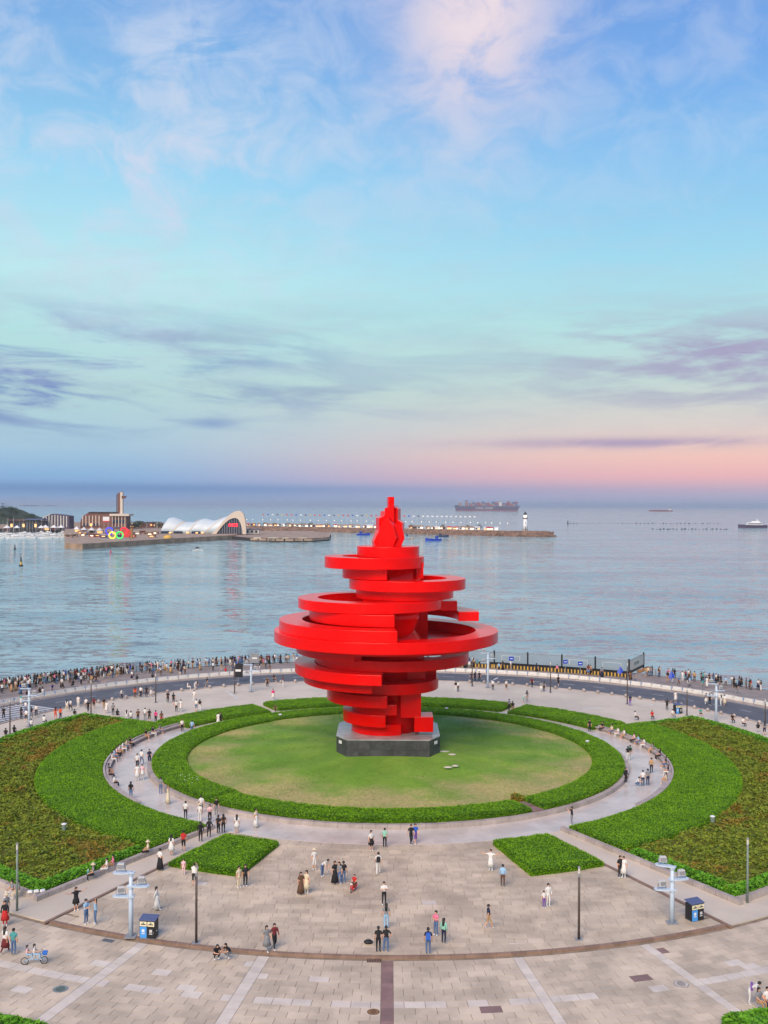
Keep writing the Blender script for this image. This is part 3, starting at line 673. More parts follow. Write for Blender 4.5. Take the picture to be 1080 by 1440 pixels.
# ---------------------------------------------------------------- street furniture
def flood_mast(px, py, h, label, z=.0, flip=1, head=2):
    p = at(px, py, z); t = thing('floodlight_mast', label, 'light mast', (p.x,p.y,z), 0, 'pale blue floodlight masts')
    MB().box((0,0,.03), (.8,.8,.06)).build('base_plate', 'grey', t)
    MB().rev([(.18,.06),(.165,h*.5),(.14,h)], 16).build('pole', 'pole_blue', t, smooth=True)
    lv = [(h-.05, 180 if flip > 0 else 150, 1.15), (h-1.0, 0 if flip > 0 else 15, 1.2), (h-1.75, 175, 1.2)]
    for i, (z_, a, L) in enumerate(lv):
        poly = [(-.26,-.20),(L*.6,-.34),(L,-.28),(L+.12,-.1),(L+.12,.1),(L,.28),(L*.6,.34),(-.26,.20)]
        ca, sa = math.cos(rad(a)), math.sin(rad(a))
        MB().prism([(x*ca-y*sa, x*sa+y*ca) for x, y in poly], z_-.04, z_+.04).build('shelf', 'pole_blue', t)
        MB().rev([(.19,z_-.2),(.22,z_)], 14).build('collar', 'pole_blue', t)
        f = MB().box((0,0,.42), (.56,.36,.40), 0, .82).build('floodlight', 'box_white', t, loc=(L*.62*ca, L*.62*sa, z_+.04), rz=rad(8*i))
        MB().box((0,-.195,.42), (.44,.03,.28)).build('lens', 'grey', f)
        MB().box((0,.23,.46), (.36,.1,.18)).build('gear_box', 'grey', f)
        for s in (-1, 1): MB().box((s*.32,0,.22), (.035,.09,.44)).build('bracket', 'grey', f)
flood_mast(184, 1317, 4.65, 'pale blue floodlight mast beside the recycling bin on the terrace, crosswalk-side wing side')
flood_mast(945, 1298, 4.25, 'pale blue floodlight mast beside the recycling bin on the terrace, hoarding-side wing side', flip=-1)
flood_mast(353, 973, 4.6, 'pale floodlight mast on the rear plaza near the black sign board', -.15)
flood_mast(686, 967, 6.0, 'pale floodlight mast on the rear plaza in front of the glass hoarding', -.15)
flood_mast(1007, 1016, 5.6, 'pale floodlight mast behind the hoarding-side shrub bed by the road', -.15, -1)
flood_mast(41, 1022, 5.4, 'pale floodlight mast behind the crosswalk-side shrub bed by the crosswalk', -.15)
def lamp_post(px, py, top, label, m, z=0., r=.085):
    p = at(px, py, z); d = (p-EYEPOS).dot(fw); h = (py-top)*d/FPX
    t = thing('lamp_post', label, 'lamp post', (p.x,p.y,z), 0, 'slim lamp posts')
    MB().box((0,0,.015), (.55,.55,.03)).build('base_plate', 'grey', t)
    MB().rev([(r*1.1,.03),(r,h*.5),(r*.95,h-.75)], 12).build('pole', m, t, smooth=True)
    MB().rev([(r*1.02,h-.75),(r*1.02,h-.5)], 12).build('collar', 'grey', t)
    MB().rev([(r*.95,h-.5),(r*.95,h-.12)], 12).build('lamp_tube', 'offwhite', t)
    MB().rev([(r*1.15,h-.12),(r*1.15,h-.02),(r*.5,h)], 12).build('cap', 'grey', t)
lamp_post(276, 1326, 1217, 'brown slim lamp post on the terrace kerb near two squatting people', 'pole_dark')
lamp_post(814, 1321, 1218, 'brown slim lamp post on the terrace kerb near the drain grate', 'pole_dark')
lamp_post(24, 1282, 1185, 'grey-green slim lamp post at the corner of the crosswalk-side wing bed', 'pole_green', -.1)
lamp_post(1051, 1271, 1178, 'grey-green slim lamp post at the corner of the hoarding-side wing bed', 'pole_green', -.1)
REAR = ((14,1032,982),(128,1004,956),(219,988,946),(330,975,931),(664,965,923),(774,974,930),(882,990,931),(966,1006,966),(1076,1022,982))
RL = ['behind the crosswalk-side shrub bed corner','at the crosswalk end of the rear plaza','on the rear plaza near the pedestrians in the road','next to the black sign board','beside the tall rear floodlight mast','on the rear plaza before the hoarding','at the corner of the hoarding','beside the rear recycling bin','behind the hoarding-side shrub bed']
for (px, py, tp), s in zip(REAR, RL): lamp_post(px, py, tp, 'dark slim lamp post '+s, 'pole_dark', -.15)
def bin_(px, py, label, z=0., rz=0., flip=False):
    p = at(px, py, z); t = thing('recycling_bin', label, 'bin', (p.x,p.y,z), rz, 'black and blue recycling bins')
    bevel(MB().box((0,.35,.70), (1.16,.74,1.24)).build('body', 'black', t), .03); MB().box((0,.35,.04), (1.1,.7,.08)).build('plinth', 'grey', t)
    MB().add([(-.62,-.06,1.33),(.62,-.06,1.33),(.62,.78,1.46),(-.62,.78,1.46),(-.62,-.06,1.38),(.62,-.06,1.38),(.62,.78,1.52),(-.62,.78,1.52)], [(3,2,1,0),(4,5,6,7),(0,1,5,4),(1,2,6,5),(2,3,7,6),(3,0,4,7)]).build('roof', 'box_blue', t)
    for s in (-1, 1):
        blue = (s < 0)
        d = MB().box((s*.28,-.03,.50), (.50,.05,.80)).build('door', 'skyblue' if blue else 'black', t)
        MB().box((s*.28,-.062,.62), (.2,.012,.2)).build('sign', 'white' if blue else 'box_white', d); MB().box((s*.28,-.062,.42), (.24,.012,.05)).build('lettering', 'white', d)
        MB().box((s*.28+.2,-.062,.52), (.03,.02,.12)).build('handle', 'steel', d)
        f = MB().box((s*.28,-.03,1.10), (.50,.05,.32)).build('flap', 'cream', t)
        MB().box((s*.28,-.062,1.08), (.34,.012,.07)).build('slot', 'black', f); MB().box((s*.28,-.062,1.18), (.12,.012,.09)).build('pictogram', 'pole_green', f)
    MB().box((.60,.3,.55), (.03,.09,.06)).build('lock', 'white', t)
bin_(207, 1321, 'black and blue two-door recycling bin beside the floodlight mast, crosswalk-side wing side', 0, rad(-8))
bin_(981, 1296, 'black and blue two-door recycling bin beside the floodlight mast, hoarding-side wing side', 0, rad(24))
bin_(955, 1004, 'black and blue recycling bin on the rear plaza by the road', -.15, rad(20))
# round stone bollards along the road
bo = None
for i, a in enumerate(list(np.arange(22, 76, 2.55))+list(np.arange(104, 146, 2.55))):
    if bo is None:
        bo = thing('stone_bollard', 'round pale stone bollard along the near kerb of the road', 'bollard', pol(57.3, a, -.15), 0, 'round stone bollards along the road')
        MB().ell((0,0,.34), (.27,.27,.27), 12, 8).build('ball', 'wall', bo, smooth=True); MB().rev([(.24,0),(.2,.1)], 12).build('foot', 'wall', bo)
    else: copy_tree(bo, loc=pol(57.3, a, -.15))
# white plastic barriers along the far kerb
bar = None
for i, a in enumerate(np.arange(30, 152, 1.62)):
    loc, rz = pol(68.3+.12*math.sin(i*1.7), a, -.004), rad(a)+PI/2+random.uniform(-.03,.03)
    if bar is None:
        bar = thing('road_barrier', 'low white plastic road barrier along the promenade kerb', 'barrier', loc, rz, 'white barriers along the promenade kerb')
        MB().prism([(-.26,.0),(.26,.0),(.22,.18),(.12,.3),(.10,.66),(-.10,.66),(-.12,.3),(-.22,.18)], -.9, .9, lambda x, y, z: (z, x, y)).build('body', 'offwhite', bar)
        MB().box((0,.0,.44), (1.3,.28,.24)).build('panel', 'white', bar)
        for s in (-1, 1): MB().box((s*.93,0,.4), (.06,.1,.5)).build('joint_pin', 'skyblue', bar)
    else: copy_tree(bar, loc=loc, rz=rz)
# seaside railing
def railing(a0, a1, label):
    t = thing('seaside_railing', label, 'railing'); pmh = MB().box((0,0,.55), (.16,.16,1.1), 0, .9).mesh('post', 'grey')
    for a in np.arange(a0, a1+.01, 1.75): link('post', pmh, t, pol(80.5, a), rad(a))
    for z in (.35, .68, 1.0): MB().sector(80.47, 80.54, a0, a1, z, z+.06, 60).build('rail', 'grey', t)
railing(101, 155, 'grey sea railing along the crowded promenade by the crosswalk side'); railing(28, 53.5, 'grey sea railing along the promenade beyond the hoarding end')
# hoarding with grey panels, black posts, yellow striped base
hd = thing('glass_hoarding', 'tall pale panel hoarding with black posts and yellow striped base', 'hoarding')
HP = [at(x, y, 0) for x, y in ((560,936),(602,936),(649,936.5),(695,938),(742,941),(790,944),(837,947.5),(884.5,951.5),(905,941)) ]
for i, p in enumerate(HP):
    MB().box((p.x,p.y,1.6), (.26,.26,3.2)).build('post', 'black', hd)
    if i == len(HP)-1: break
    n_ = HP[i+1]; d = n_-p; L = d.length; a = math.atan2(d.y, d.x); c = (p+n_)/2
    MB().box((c.x,c.y,1.9), (L-.28,.08,1.9), a).build('panel', 'glass_panel' if i < 7 else 'offwhite', hd)
    MB().box((c.x,c.y,.72), (L-.34,.14,.5), a).build('kickboard', 'black', hd)
    MB().box((c.x,c.y,2.9), (L-.34,.1,.09), a).build('top_rail', 'grey', hd)
    nn = Vector((math.sin(a), -math.cos(a), 0))
    if i == 7:                                   # faint green writing on the end panel
        for j in range(7): MB().box((c.x+nn.x*.07-d.x/L*(1.6-j*.5), c.y+nn.y*.07-d.y/L*(1.6-j*.5), 1.9), (.3,.02,.5), a).build('lettering', 'pole_green', hd)
    elif i in (3, 5, 6):
        MB().box((c.x+nn.x*.07,c.y+nn.y*.07,1.9), (L*.55,.03,.9), a).build('notice', 'box_white', hd)
        MB().box((c.x+nn.x*.09,c.y+nn.y*.09,1.9), (L*.52,.03,.78), a).build('notice_field', 'glass_panel', hd)
for i in range(7):
    p, n_ = HP[i], HP[i+1]; d = n_-p; L = d.length; a = math.atan2(d.y, d.x); nn = Vector((math.sin(a), -math.cos(a), 0))*1.1
    t = thing('striped_barrier', 'low yellow and black striped barrier in front of the hoarding', 'barrier', (0,0,0), 0, 'striped barriers before the hoarding')
    k_ = int(L/.62); c = (p+n_)/2+nn
    MB().box((c.x,c.y,.36), (L-.1,.2,.72), a).build('body', 'quay_dark', t)
    for j in range(k_):
        q_ = p+d*((j+.5)/k_)+nn*1.11; MB().box((q_.x,q_.y,.36), (.22,.06,.66), a).build('stripe', 'yellow', t)
def signboard(px, py, w, h, z, label, m, post=True):
    p = at(px, py, 0); t = thing('sign_board', label, 'sign', (p.x,p.y,0))
    MB().box((0,0,z), (w,.1,h)).build('board', m, t); MB().box((0,-.06,z), (w*.6,.03,h*.16)).build('lettering', 'white', t)
    MB().box((0,.02,(z-h/2)/2), (.09,.09,z-h/2)).build('post', 'grey', t)
signboard(335, 958, 1.6, 2.4, 1.9, 'black sign board standing by the promenade kerb', 'black')
signboard(719, 945, .9, .75, 2.5, 'blue square sign before the hoarding, nearest the rear floodlight mast', 'deepblue'); signboard(795, 949, .8, .7, 2.4, 'blue square sign before the middle of the hoarding', 'deepblue'); signboard(816, 950, .85, .7, 2.2, 'blue square sign before the hoarding, toward its far corner post', 'deepblue')
signboard(358, 942, 1.6, 1.8, 2.2, 'grey notice board among the promenade crowd', 'grey')
def kite(px, py, label):
    p = at(px, py, 0); t = thing('balloon_seller_stand', label, 'stand', (p.x,p.y,0))
    MB().box((0,0,.9), (.07,.07,1.8)).build('post', 'grey', t); MB().add([(-.6,0,1.2),(0,-.25,.9),(.6,0,1.4),(.1,.2,2.3),(0,.25,1.3)], [(0,1,3),(1,2,3),(2,4,3),(4,0,3),(0,4,1),(4,2,1)]).build('cloth', 'deepblue', t)
kite(872, 955, 'blue and grey folded flag stand near the end of the hoarding'); kite(944, 962, 'blue and grey folded flag stand on the open promenade')
for i in range(7):
    p = at(899+i*2.1, 946-i*.9, 0); tag(bevel(MB().box((0,0,.22), (.9,.55,.44)).build('sandbag', 'rust', loc=(p.x,p.y,0), rz=.3*i), .12, 3), 'tan sandbag stacked at the sea end of the hoarding', 'sandbag', 'sandbags at the hoarding end')

# ---------------------------------------------------------------- far shore
def far(px, py, z=SEA):
    p = at(px, py, z); return p, (p-EYEPOS).dot(fw)/FPX          # point and metres per photo pixel there
DECK = SEA+4.2
def land(name, pts, top, m, base=SEA-1, mt=None):
    P = [far(*p)[0] for p in pts]; n_ = len(P); mb = MB()
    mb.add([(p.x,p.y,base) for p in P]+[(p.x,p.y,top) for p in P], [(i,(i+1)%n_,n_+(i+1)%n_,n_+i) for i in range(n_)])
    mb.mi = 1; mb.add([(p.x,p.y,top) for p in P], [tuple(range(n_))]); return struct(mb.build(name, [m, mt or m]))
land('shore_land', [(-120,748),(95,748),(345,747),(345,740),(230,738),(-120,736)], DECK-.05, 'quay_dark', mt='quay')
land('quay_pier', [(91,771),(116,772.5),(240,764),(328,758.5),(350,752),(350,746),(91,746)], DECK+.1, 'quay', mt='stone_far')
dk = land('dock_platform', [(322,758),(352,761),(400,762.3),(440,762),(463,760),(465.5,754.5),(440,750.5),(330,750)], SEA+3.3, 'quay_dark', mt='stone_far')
dp = [far(*p)[0] for p in ((352,761),(400,762.3),(440,762),(463,760))]
for i in range(3):
    a_, b_ = dp[i], dp[i+1]; d = b_-a_; k_ = max(2, int(d.length/9)); ang = math.atan2(d.y, d.x)
    for j in range(k_):
        c = a_+d*((j+.5)/k_); MB().box((c.x+math.sin(ang)*.4, c.y-math.cos(ang)*.4, SEA+1.9), (d.length/k_*.86,.8,2.0), ang).build('fender_panel', 'stone_far', dk)
# rock breakwater: ragged mound with a paved crown
bw_pts = [(340,746),(400,747),(470,748.5),(540,750),(610,751.6),(680,753.2),(715,754.4),(760,755),(783,754.8)]
mb = MB(); W_ = 36; secs = []
for i in range(61):
    t = i/60*(len(bw_pts)-1); k_ = min(int(t), len(bw_pts)-2); f = t-k_
    p, mpp = far(bw_pts[k_][0]*(1-f)+bw_pts[k_+1][0]*f, bw_pts[k_][1]*(1-f)+bw_pts[k_+1][1]*f); secs.append(p)
BWTOP = SEA+6.2
for i, p in enumerate(secs):
    end = min(1, (60-i)/3+.12)
    for y_, z_ in ((0,-1),(1.5,1.6),(4,3.6),(8,5.6),(10,6.2),(22,6.2),(25,5.0),(34,-1)):
        j_ = .9 if z_ not in (6.2,) else .15
        mb.v.append((p.x+random.uniform(-2,2)*j_, p.y+y_+random.uniform(-1.2,1.2)*j_, SEA+(z_*end if z_ > 0 else z_)+random.uniform(-.9,.9)*j_))
for i in range(60):
    for j in range(7): mb.f.append((i*8+j,(i+1)*8+j,(i+1)*8+j+1,i*8+j+1)); mb.k.append(1 if j == 4 else 0)
struct(mb.build('breakwater', ['rock','stone_far']))
rocks = MB()                                     # loose armour stones on its face
for i in range(900):
    t = random.random()*59; k_ = int(t); p = secs[k_].lerp(secs[k_+1], t-k_); u = random.random()
    s_ = random.uniform(.6,1.7); rocks.box((p.x, p.y+u*9-.5, SEA+u*5.4+.1), (s_*1.4,s_,s_), random.random()*3, random.uniform(.5,.9))
ro = rocks.build('armour_rock', 'rock'); tag(ro, 'loose grey-brown armour stones on the face of the breakwater', 'rocks'); ro['kind'] = 'stuff'
def bw(px, off=12):
    """point on the breakwater crown under a photo column"""
    best = min(secs, key=lambda s_: abs(540+FPX*(s_-EYEPOS).dot(rt)/(s_-EYEPOS).dot(fw)-px)); return Vector((best.x, best.y+off, BWTOP)), (best-EYEPOS).dot(fw)/FPX
def bwx(px, off=12):
    p, mpp = bw(px, off); cur = 540+FPX*(p-EYEPOS).dot(rt)/(p-EYEPOS).dot(fw); p.x += (px-cur)*mpp; return p, mpp
# flagpoles and lamps along the breakwater
fl = None; fcol = ['redpaint','deepblue','white','hull_dark','yellow','redpaint']
for i in range(46):
    p, mpp = bwx(369+i*6.6, 20); h = 15.5 if i > 33 else 16.5
    t = thing('flagpole', 'tall thin flagpole with small flag on the breakwater', 'flagpole', p, 0, 'flagpoles along the breakwater')
    if i == 0: pmh = MB().rev([(.16,0),(.1,h)], 6).mesh('pole', 'offwhite'); fms = [MB().add([(0,0,h-.2),(2.6,.2,h-.5),(2.4,-.1,h-1.9),(0,0,h-1.7),(0,.06,h-.2),(2.6,.26,h-.5),(2.4,-.04,h-1.9),(0,.06,h-1.7)], [(0,1,2,3),(7,6,5,4),(0,4,5,1),(1,5,6,2),(2,6,7,3)]).mesh('flag', c) for c in fcol]
    link('pole', pmh, t); link('flag', fms[i % 6 if i < 34 else 2], t)
lm = None
for i in range(34):
    p, mpp = bwx(346+i*11.2+random.uniform(-2,2), 10)
    t = thing('pier_lamp', 'lit lamp post on the breakwater promenade', 'lamp post', p, 0, 'lamps along the breakwater')
    if lm is None: lm = (MB().rev([(.14,0),(.1,8.4)], 6).mesh('pole', 'offwhite'), MB().ell((0,0,8.7), (.42,.42,.42), 8, 5).mesh('lamp_globe', 'lamp'))
    link('pole', lm[0], t); link('lamp_globe', lm[1], t)
# kiosks, awnings and trees on the breakwater
kg = 'kiosks along the breakwater'
for i in range(44):
    px = 349+i*8.1+random.uniform(-2,2)
    if 715 < px: continue
    p, mpp = bwx(px, random.uniform(12,15)); w = random.uniform(4,7.5); hh = random.uniform(2.2,3.2)
    wallm, roofm, lab = random.choice((('cream','redpaint','low kiosk with red roof and lit front on the breakwater'),('white','white','low white kiosk with lit front on the breakwater'),('brick','quay','low brown kiosk with lit front on the breakwater'),('white','rust','low white kiosk with brown roof on the breakwater')))
    t = thing('kiosk', lab, 'kiosk', p, 0, kg); MB().box((0,0,hh/2), (w,4,hh)).build('wall', wallm, t)
    MB().prism([(-2.6,hh),(2.6,hh),(0,hh+1.1)], -w/2-.4, w/2+.4, lambda x, y, z: (z, x, y)).build('roof', roofm, t)
    for j in (-1, 1): MB().box((j*w*.24,-2.06,hh*.5), (w*.34,.1,hh*.5)).build('window', random.choice(('lamp_warm','lamp','darkglass')), t)
def leaf_blob(name, c, d, n, leaf, m, parent):
    """tree crown: leaf faces through an uneven volume"""
    cl = RNG.normal(0,.45,(9,3)); u = RNG.normal(0,.30,(n,3))+cl[RNG.integers(0,9,n)]; C = np.array(c)+u*np.array(d)
    a1, a2 = RNG.normal(0,leaf,(n,3)), RNG.normal(0,leaf,(n,3))
    return link(name, quick_mesh(name, np.stack([C+a1,C+a2,C-(a1+a2)*.6],1).reshape(-1,3), np.arange(3*n).reshape(n,3), [m]), parent)
def tree(p, h, w, label, group):
    t = thing('tree', label, 'tree', p, 0, group); MB().rev([(h*.05,0),(h*.03,h*.35),(h*.012,h*.8)], 6).build('trunk', 'bark', t)
    lim = MB()
    for k in range(4): a = k*1.6+random.random(); lim.tube([(0,0,h*.3),(w*.4*math.cos(a),w*.4*math.sin(a),h*.6)], [h*.018,h*.006], 4)
    lim.build('limbs', 'bark', t); leaf_blob('crown', (0,0,h*.66), (w,w,h*.38), 260, h*.05, 'tree_leaf', t)
for i in range(22):
    p, _ = bwx(random.choice((random.uniform(362,480), random.uniform(560,700))), random.uniform(16,19)); tree(p, random.uniform(3.5,5.5), random.uniform(2.2,3.6), 'small dark tree on the breakwater promenade', 'trees on the breakwater')
# lighthouse
p, mpp = bwx(738.5, 12); LH = 27*mpp
t = thing('lighthouse', 'white round lighthouse with black lantern cap at the breakwater end', 'lighthouse', p)
MB().rev([(3.6,-.4),(3.6,.6),(2.9,.7)], 20).build('base', 'stone_far', t)
MB().rev([(2.9,.6),(2.5,LH*.3),(2.2,LH*.66)], 20).build('tower', 'white', t, smooth=True)
MB().rev([(3.0,LH*.66),(3.1,LH*.70),(2.9,LH*.71)], 20).build('gallery', 'brick', t); MB().rev([(1.7,LH*.71),(1.7,LH*.84)], 12).build('lantern', 'lamp', t)
MB().rev([(2.3,LH*.84),(1.6,LH*.92),(.35,LH*.99),(.12,LH*1.06)], 14).build('roof', 'black', t)
for z in (.2,.42): MB().box((0,-2.6+z*.5,LH*z), (.7,.4,1.3)).build('window', 'darkglass', t)
MB().box((0,-2.85,1.8), (1.1,.4,2.2)).build('door', 'darkglass', t)
# ---- arched white hall
HPX = 7.714; p, mpp = far(278, 750.5, DECK+.1); hall = thing('vaulted_hall', 'white wave-roofed waterfront hall with big glazed arch and red sign', 'building', p)
hx = lambda zx: ((220+zx/HPX)-278)*mpp; hz = lambda zy: (375-zy)/HPX*mpp
prof = [(40,3),(60,100),(110,168),(160,178),(230,155),(290,128),(390,125),(440,150),(510,165),(610,140),(680,165),(760,195),(850,236)]
xs = [p_[0] for p_ in prof]; hs = [p_[1] for p_ in prof]
def shell(x0, x1, lift, name, m, dep=26):
    mb = MB(); nx, na = max(2, int((x1-x0)/14)), 12
    for i in range(nx+1):
        x = x0+(x1-x0)*i/nx; le = float(np.interp(x, [40,160,347,532,640], [46,130,95,165,205])); h = np.interp(x+le, xs, hs)/HPX*mpp+lift
        for j in range(na+1):
            a = PI*j/na; sn = math.sin(a); mb.v.append((hx(x+le*sn), -dep*.5*math.cos(a)*(1+lift*.01)+dep*.5, max(.0,h*math.sin(a)**.8)))
    for i in range(nx):
        for j in range(na): mb.f.append((i*13+j,(i+1)*13+j,(i+1)*13+j+1,i*13+j+1)); mb.k.append(0)
    o = mb.build(name, m, hall, smooth=True); so_ = o.modifiers.new('thick', 'SOLIDIFY'); so_.thickness = .35; return o
for x0, x1 in ((40,158),(162,345),(349,530),(534,645)): shell(x0, x1, 0, 'roof_shell', 'shell')
for x in (160, 347, 532): shell(x-7, x+7, .35, 'roof_rib', 'shell_rim')
oute = [(600,378),(660,322),(730,232),(800,165),(850,134),(890,123),(925,134),(950,165),(968,230),(974,300),(976,378)]
inn = [(652,378),(690,325),(740,266),(790,222),(830,206),(860,203),(885,212),(910,245),(928,300),(936,340),(938,378)]
mb = MB(); n_ = len(oute); A = [(hx(x),hz(y)) for x,y in oute]; B = [(hx(x),hz(y)) for x,y in inn]
for yy in (-3.0, 4.0): mb.v += [(x,yy,z) for x,z in A]+[(x,yy,z) for x,z in B]
for i in range(n_-1):
    mb.f += [(i,i+1,n_+i+1,n_+i),(2*n_+i,3*n_+i,3*n_+i+1,2*n_+i+1),(i,2*n_+i,2*n_+i+1,i+1),(n_+i,n_+i+1,3*n_+i+1,3*n_+i)]
mb.k += [0]*len(mb.f); mb.build('portal_rim', 'shell_rim', hall)
MB().prism(B, -1.2, -.9, lambda x, y, z: (x, z, y)).build('glass_wall', 'darkglass', hall)
for x in range(690, 935, 26):
    z = np.interp(x, [q_[0] for q_ in inn], [(378-q_[1])/HPX*mpp for q_ in inn]); MB().box((hx(x),-1.35,z/2), (.22,.3,z)).build('mullion', 'shell_rim', hall)
sg = MB()
for cx_ in (800, 838, 872):                      # red characters of the sign, three blocks of strokes
    for dx_, dz_, w_, h_ in ((0,8,30,5),(0,-4,30,5),(-9,0,5,30),(9,2,5,26),(0,-14,26,5),(-3,14,18,4)): sg.box((hx(cx_+dx_*.9), -1.7, hz(280-dz_)), (w_*.9/HPX*mpp,.3,h_/HPX*mpp))
sg.build('sign_lettering', 'neon_red', hall)
for x in (95, 235, 430): MB().box((hx(x),-.6,1.3), (9,1.5,2.6)).build('entrance', 'darkglass', hall)
for x in (150, 340, 440, 500): MB().box((hx(x),-1.4,1.0), (2.5,.4,1.2)).build('lit_window', 'lamp_warm', hall)
# low building right of the hall
p, mpp = far(352, 750, DECK+.1); t = thing('dock_house', 'low grey dock house beside the glazed arch of the hall', 'building', p)
MB().box((0,0,2.2), (20,10,4.4)).build('wall', 'offwhite', t); MB().box((0,0,4.6), (22,12,.5)).build('roof', 'box_blue', t)
for x in (-7,-2.5,2.5,7): MB().box((x,-5.1,2), (2.6,.2,2.2)).build('window', 'darkglass', t)
for k, (px, w) in enumerate(((362,7),(384,9),(401,6),(425,8))):
    p, mpp = far(px, 757, SEA+3.3); t = thing('dock_bench', 'long low concrete seat block on the round-ended dock', 'seat block', p, .1*k, 'seat blocks on the dock'); MB().box((0,0,.5), (w,1.6,1.0)).build('block', 'offwhite', t); MB().box((0,0,1.1), (w+.4,2,.18)).build('top', 'stone_far', t)
# ---- five giant rings on the quay
for (px, py, r_, c, nm, dy) in ((153.3,746.7,5.3,'ring_blue','blue',1.2),(163.3,745.4,4.9,'ring_black','dark',1.2),(174,746.7,5.3,'ring_red','red',1.2),(158,752.6,5.0,'ring_yellow','yellow',0),(168.4,752.4,5.2,'ring_green','green',0)):
    pass
p, mpp = far(163.5, 759, DECK+.1); R5 = thing('five_rings_emblem', 'giant interlaced five-colour rings emblem standing on the quay', 'emblem', p)
for (px, py, r_, c, dy) in ((153.3,747,5.3,'ring_blue',.9),(163.3,745.8,4.9,'ring_black',.9),(174,747,5.3,'ring_red',.9),(158,752.8,5.0,'ring_yellow',0),(168.4,752.6,5.2,'ring_green',0)):
    cx_, cz_, rr_ = (px-163.5)*mpp, (759-py)*mpp, (r_-.5)*mpp
    MB().tube([(cx_+rr_*math.cos(2*PI*i/28), dy+.5*math.sin(2*PI*i/28*2), cz_+rr_*math.sin(2*PI*i/28)) for i in range(28)], .62, 8, True).build('ring', c, R5, smooth=True)
MB().box((0,.4,.5), (24,2,1.0)).build('base', 'grey', R5)
p, mpp = far(174.6, 757.5, DECK+.1); t = thing('red_drum', 'big red disc-shaped installation behind the five rings', 'installation', (p.x,p.y+8,p.z))
MB().prism([(6.2*mpp*math.cos(2*PI*i/28), 6.2*mpp*math.sin(2*PI*i/28)+7.5*mpp) for i in range(28)], 0, 3, lambda x, y, z: (x, z, y)).build('drum', 'tank', t); MB().box((4.5,1.4,4.4), (2.2,2.4,8.8)).build('support', 'rust', t)
# ---- tower block, long sloping building, ribbed shed, billboard, tents
p, mpp = far(168, 744, DECK); T = thing('observation_tower', 'brown slab tower with lattice side and cantilevered top over a flat-roofed base', 'building', p); tz = lambda py: (744-py)*mpp; tx = lambda px: (px-168)*mpp
MB().box((tx(171.4),0,tz(708)), (3.4*mpp,6,tz(692)-tz(724))).build('shaft', 'shell_rim', T); MB().box((tx(167.8),.4,tz(707.5)), (3.2*mpp,5,tz(693)-tz(722))).build('shaft', 'brick', T)
for s in (-1, 1): MB().box((tx(164.9)+s*.8*mpp,0,tz(709)), (.7,.7,tz(695)-tz(723))).build('lattice_post', 'quay_dark', T)
for k in range(9): MB().box((tx(164.9),0,tz(697+k*2.9)), (1.9*mpp,1,.6)).build('lattice_bar', 'brick', T)
MB().add([(tx(172),-3,tz(701)),(tx(175),-3,tz(701)),(tx(177.5),-3,tz(697.5)),(tx(172),-3,tz(697.5)),(tx(172),3,tz(701)),(tx(175),3,tz(701)),(tx(177.5),3,tz(697.5)),(tx(172),3,tz(697.5))], [(0,1,2,3),(7,6,5,4),(0,4,5,1),(1,5,6,2),(2,6,7,3),(3,7,4,0)]).build('cantilever', 'brick', T)
for s, h in ((-1.2,691),(1.1,690.5)): MB().box((tx(170.5+s),0,tz(693)), (.8*mpp,2,tz(h)-tz(695))).build('finial', 'brick', T)
MB().box((tx(171),0,tz(724)), (27*mpp,24,3*mpp)).build('roof_slab', 'shell_rim', T); MB().box((tx(170.5),1,tz(734.5)), (20*mpp,20,18*mpp)).build('wall', 'brick', T)
for k in range(4): MB().box((tx(163+k*4.4),-9.3,tz(733)), (2.8*mpp,.5,5*mpp)).build('window', 'darkglass', T)
for k in range(5): MB().box((tx(161+k*4.4),-9.8,tz(733)), (.9*mpp,1,16*mpp)).build('column', 'shell_rim', T)
p, mpp = far(138, 743, DECK); t = thing('sloping_hall', 'long dark brown hall with sloped end beside the slab tower', 'building', p); bx_ = lambda px: (px-138)*mpp; bz = lambda py: (743-py)*mpp
MB().prism([(bx_(115),bz(744)),(bx_(116),bz(731)),(bx_(121),bz(724)),(bx_(128),bz(720.5)),(bx_(164),bz(720.5)),(bx_(164),bz(744))], -8, 10, lambda x, y, z: (x, z, y)).build('wall', 'brick', t)
MB().prism([(bx_(126),bz(721)),(bx_(128),bz(719.8)),(bx_(164.5),bz(719.8)),(bx_(164.5),bz(721.4))], -9, 11, lambda x, y, z: (x, z, y)).build('roof', 'quay_dark', t)
for k in range(6): MB().box((bx_(119+k*4.6),-8.5,bz(732)), (1.2*mpp,.8,14*mpp)).build('pilaster', 'shell_rim', t)
for k in range(5): MB().box((bx_(121.3+k*4.6),-8.2,bz(738)), (2.4*mpp,.5,4*mpp)).build('window', 'lamp_warm' if k == 2 else 'darkglass', t)
p, mpp = far(80, 743.5, DECK); t = thing('ribbed_shed', 'grey arched shed with tall vertical ribs behind the marina', 'building', p); cx_ = lambda px: (px-80)*mpp; cz_ = lambda py: (743.5-py)*mpp
MB().prism([(cx_(57),cz_(744)),(cx_(60),cz_(731)),(cx_(68),cz_(725)),(cx_(76),cz_(722.5)),(cx_(92),cz_(724)),(cx_(100),cz_(725.5)),(cx_(100),cz_(744))], -8, 12, lambda x, y, z: (x, z, y)).build('wall', 'hull_dark', t)
for k in range(9): MB().box((cx_(64+k*4.1),-8.6,cz_(733.5)), (1.3*mpp,1.2,19*mpp-abs(k-4)*.8)).build('rib', 'offwhite', t)
MB().tube([(cx_(58),-9,cz_(736)),(cx_(66),-9,cz_(727)),(cx_(75),-9,cz_(722.6))], .5, 6).build('edge_beam', 'offwhite', t)
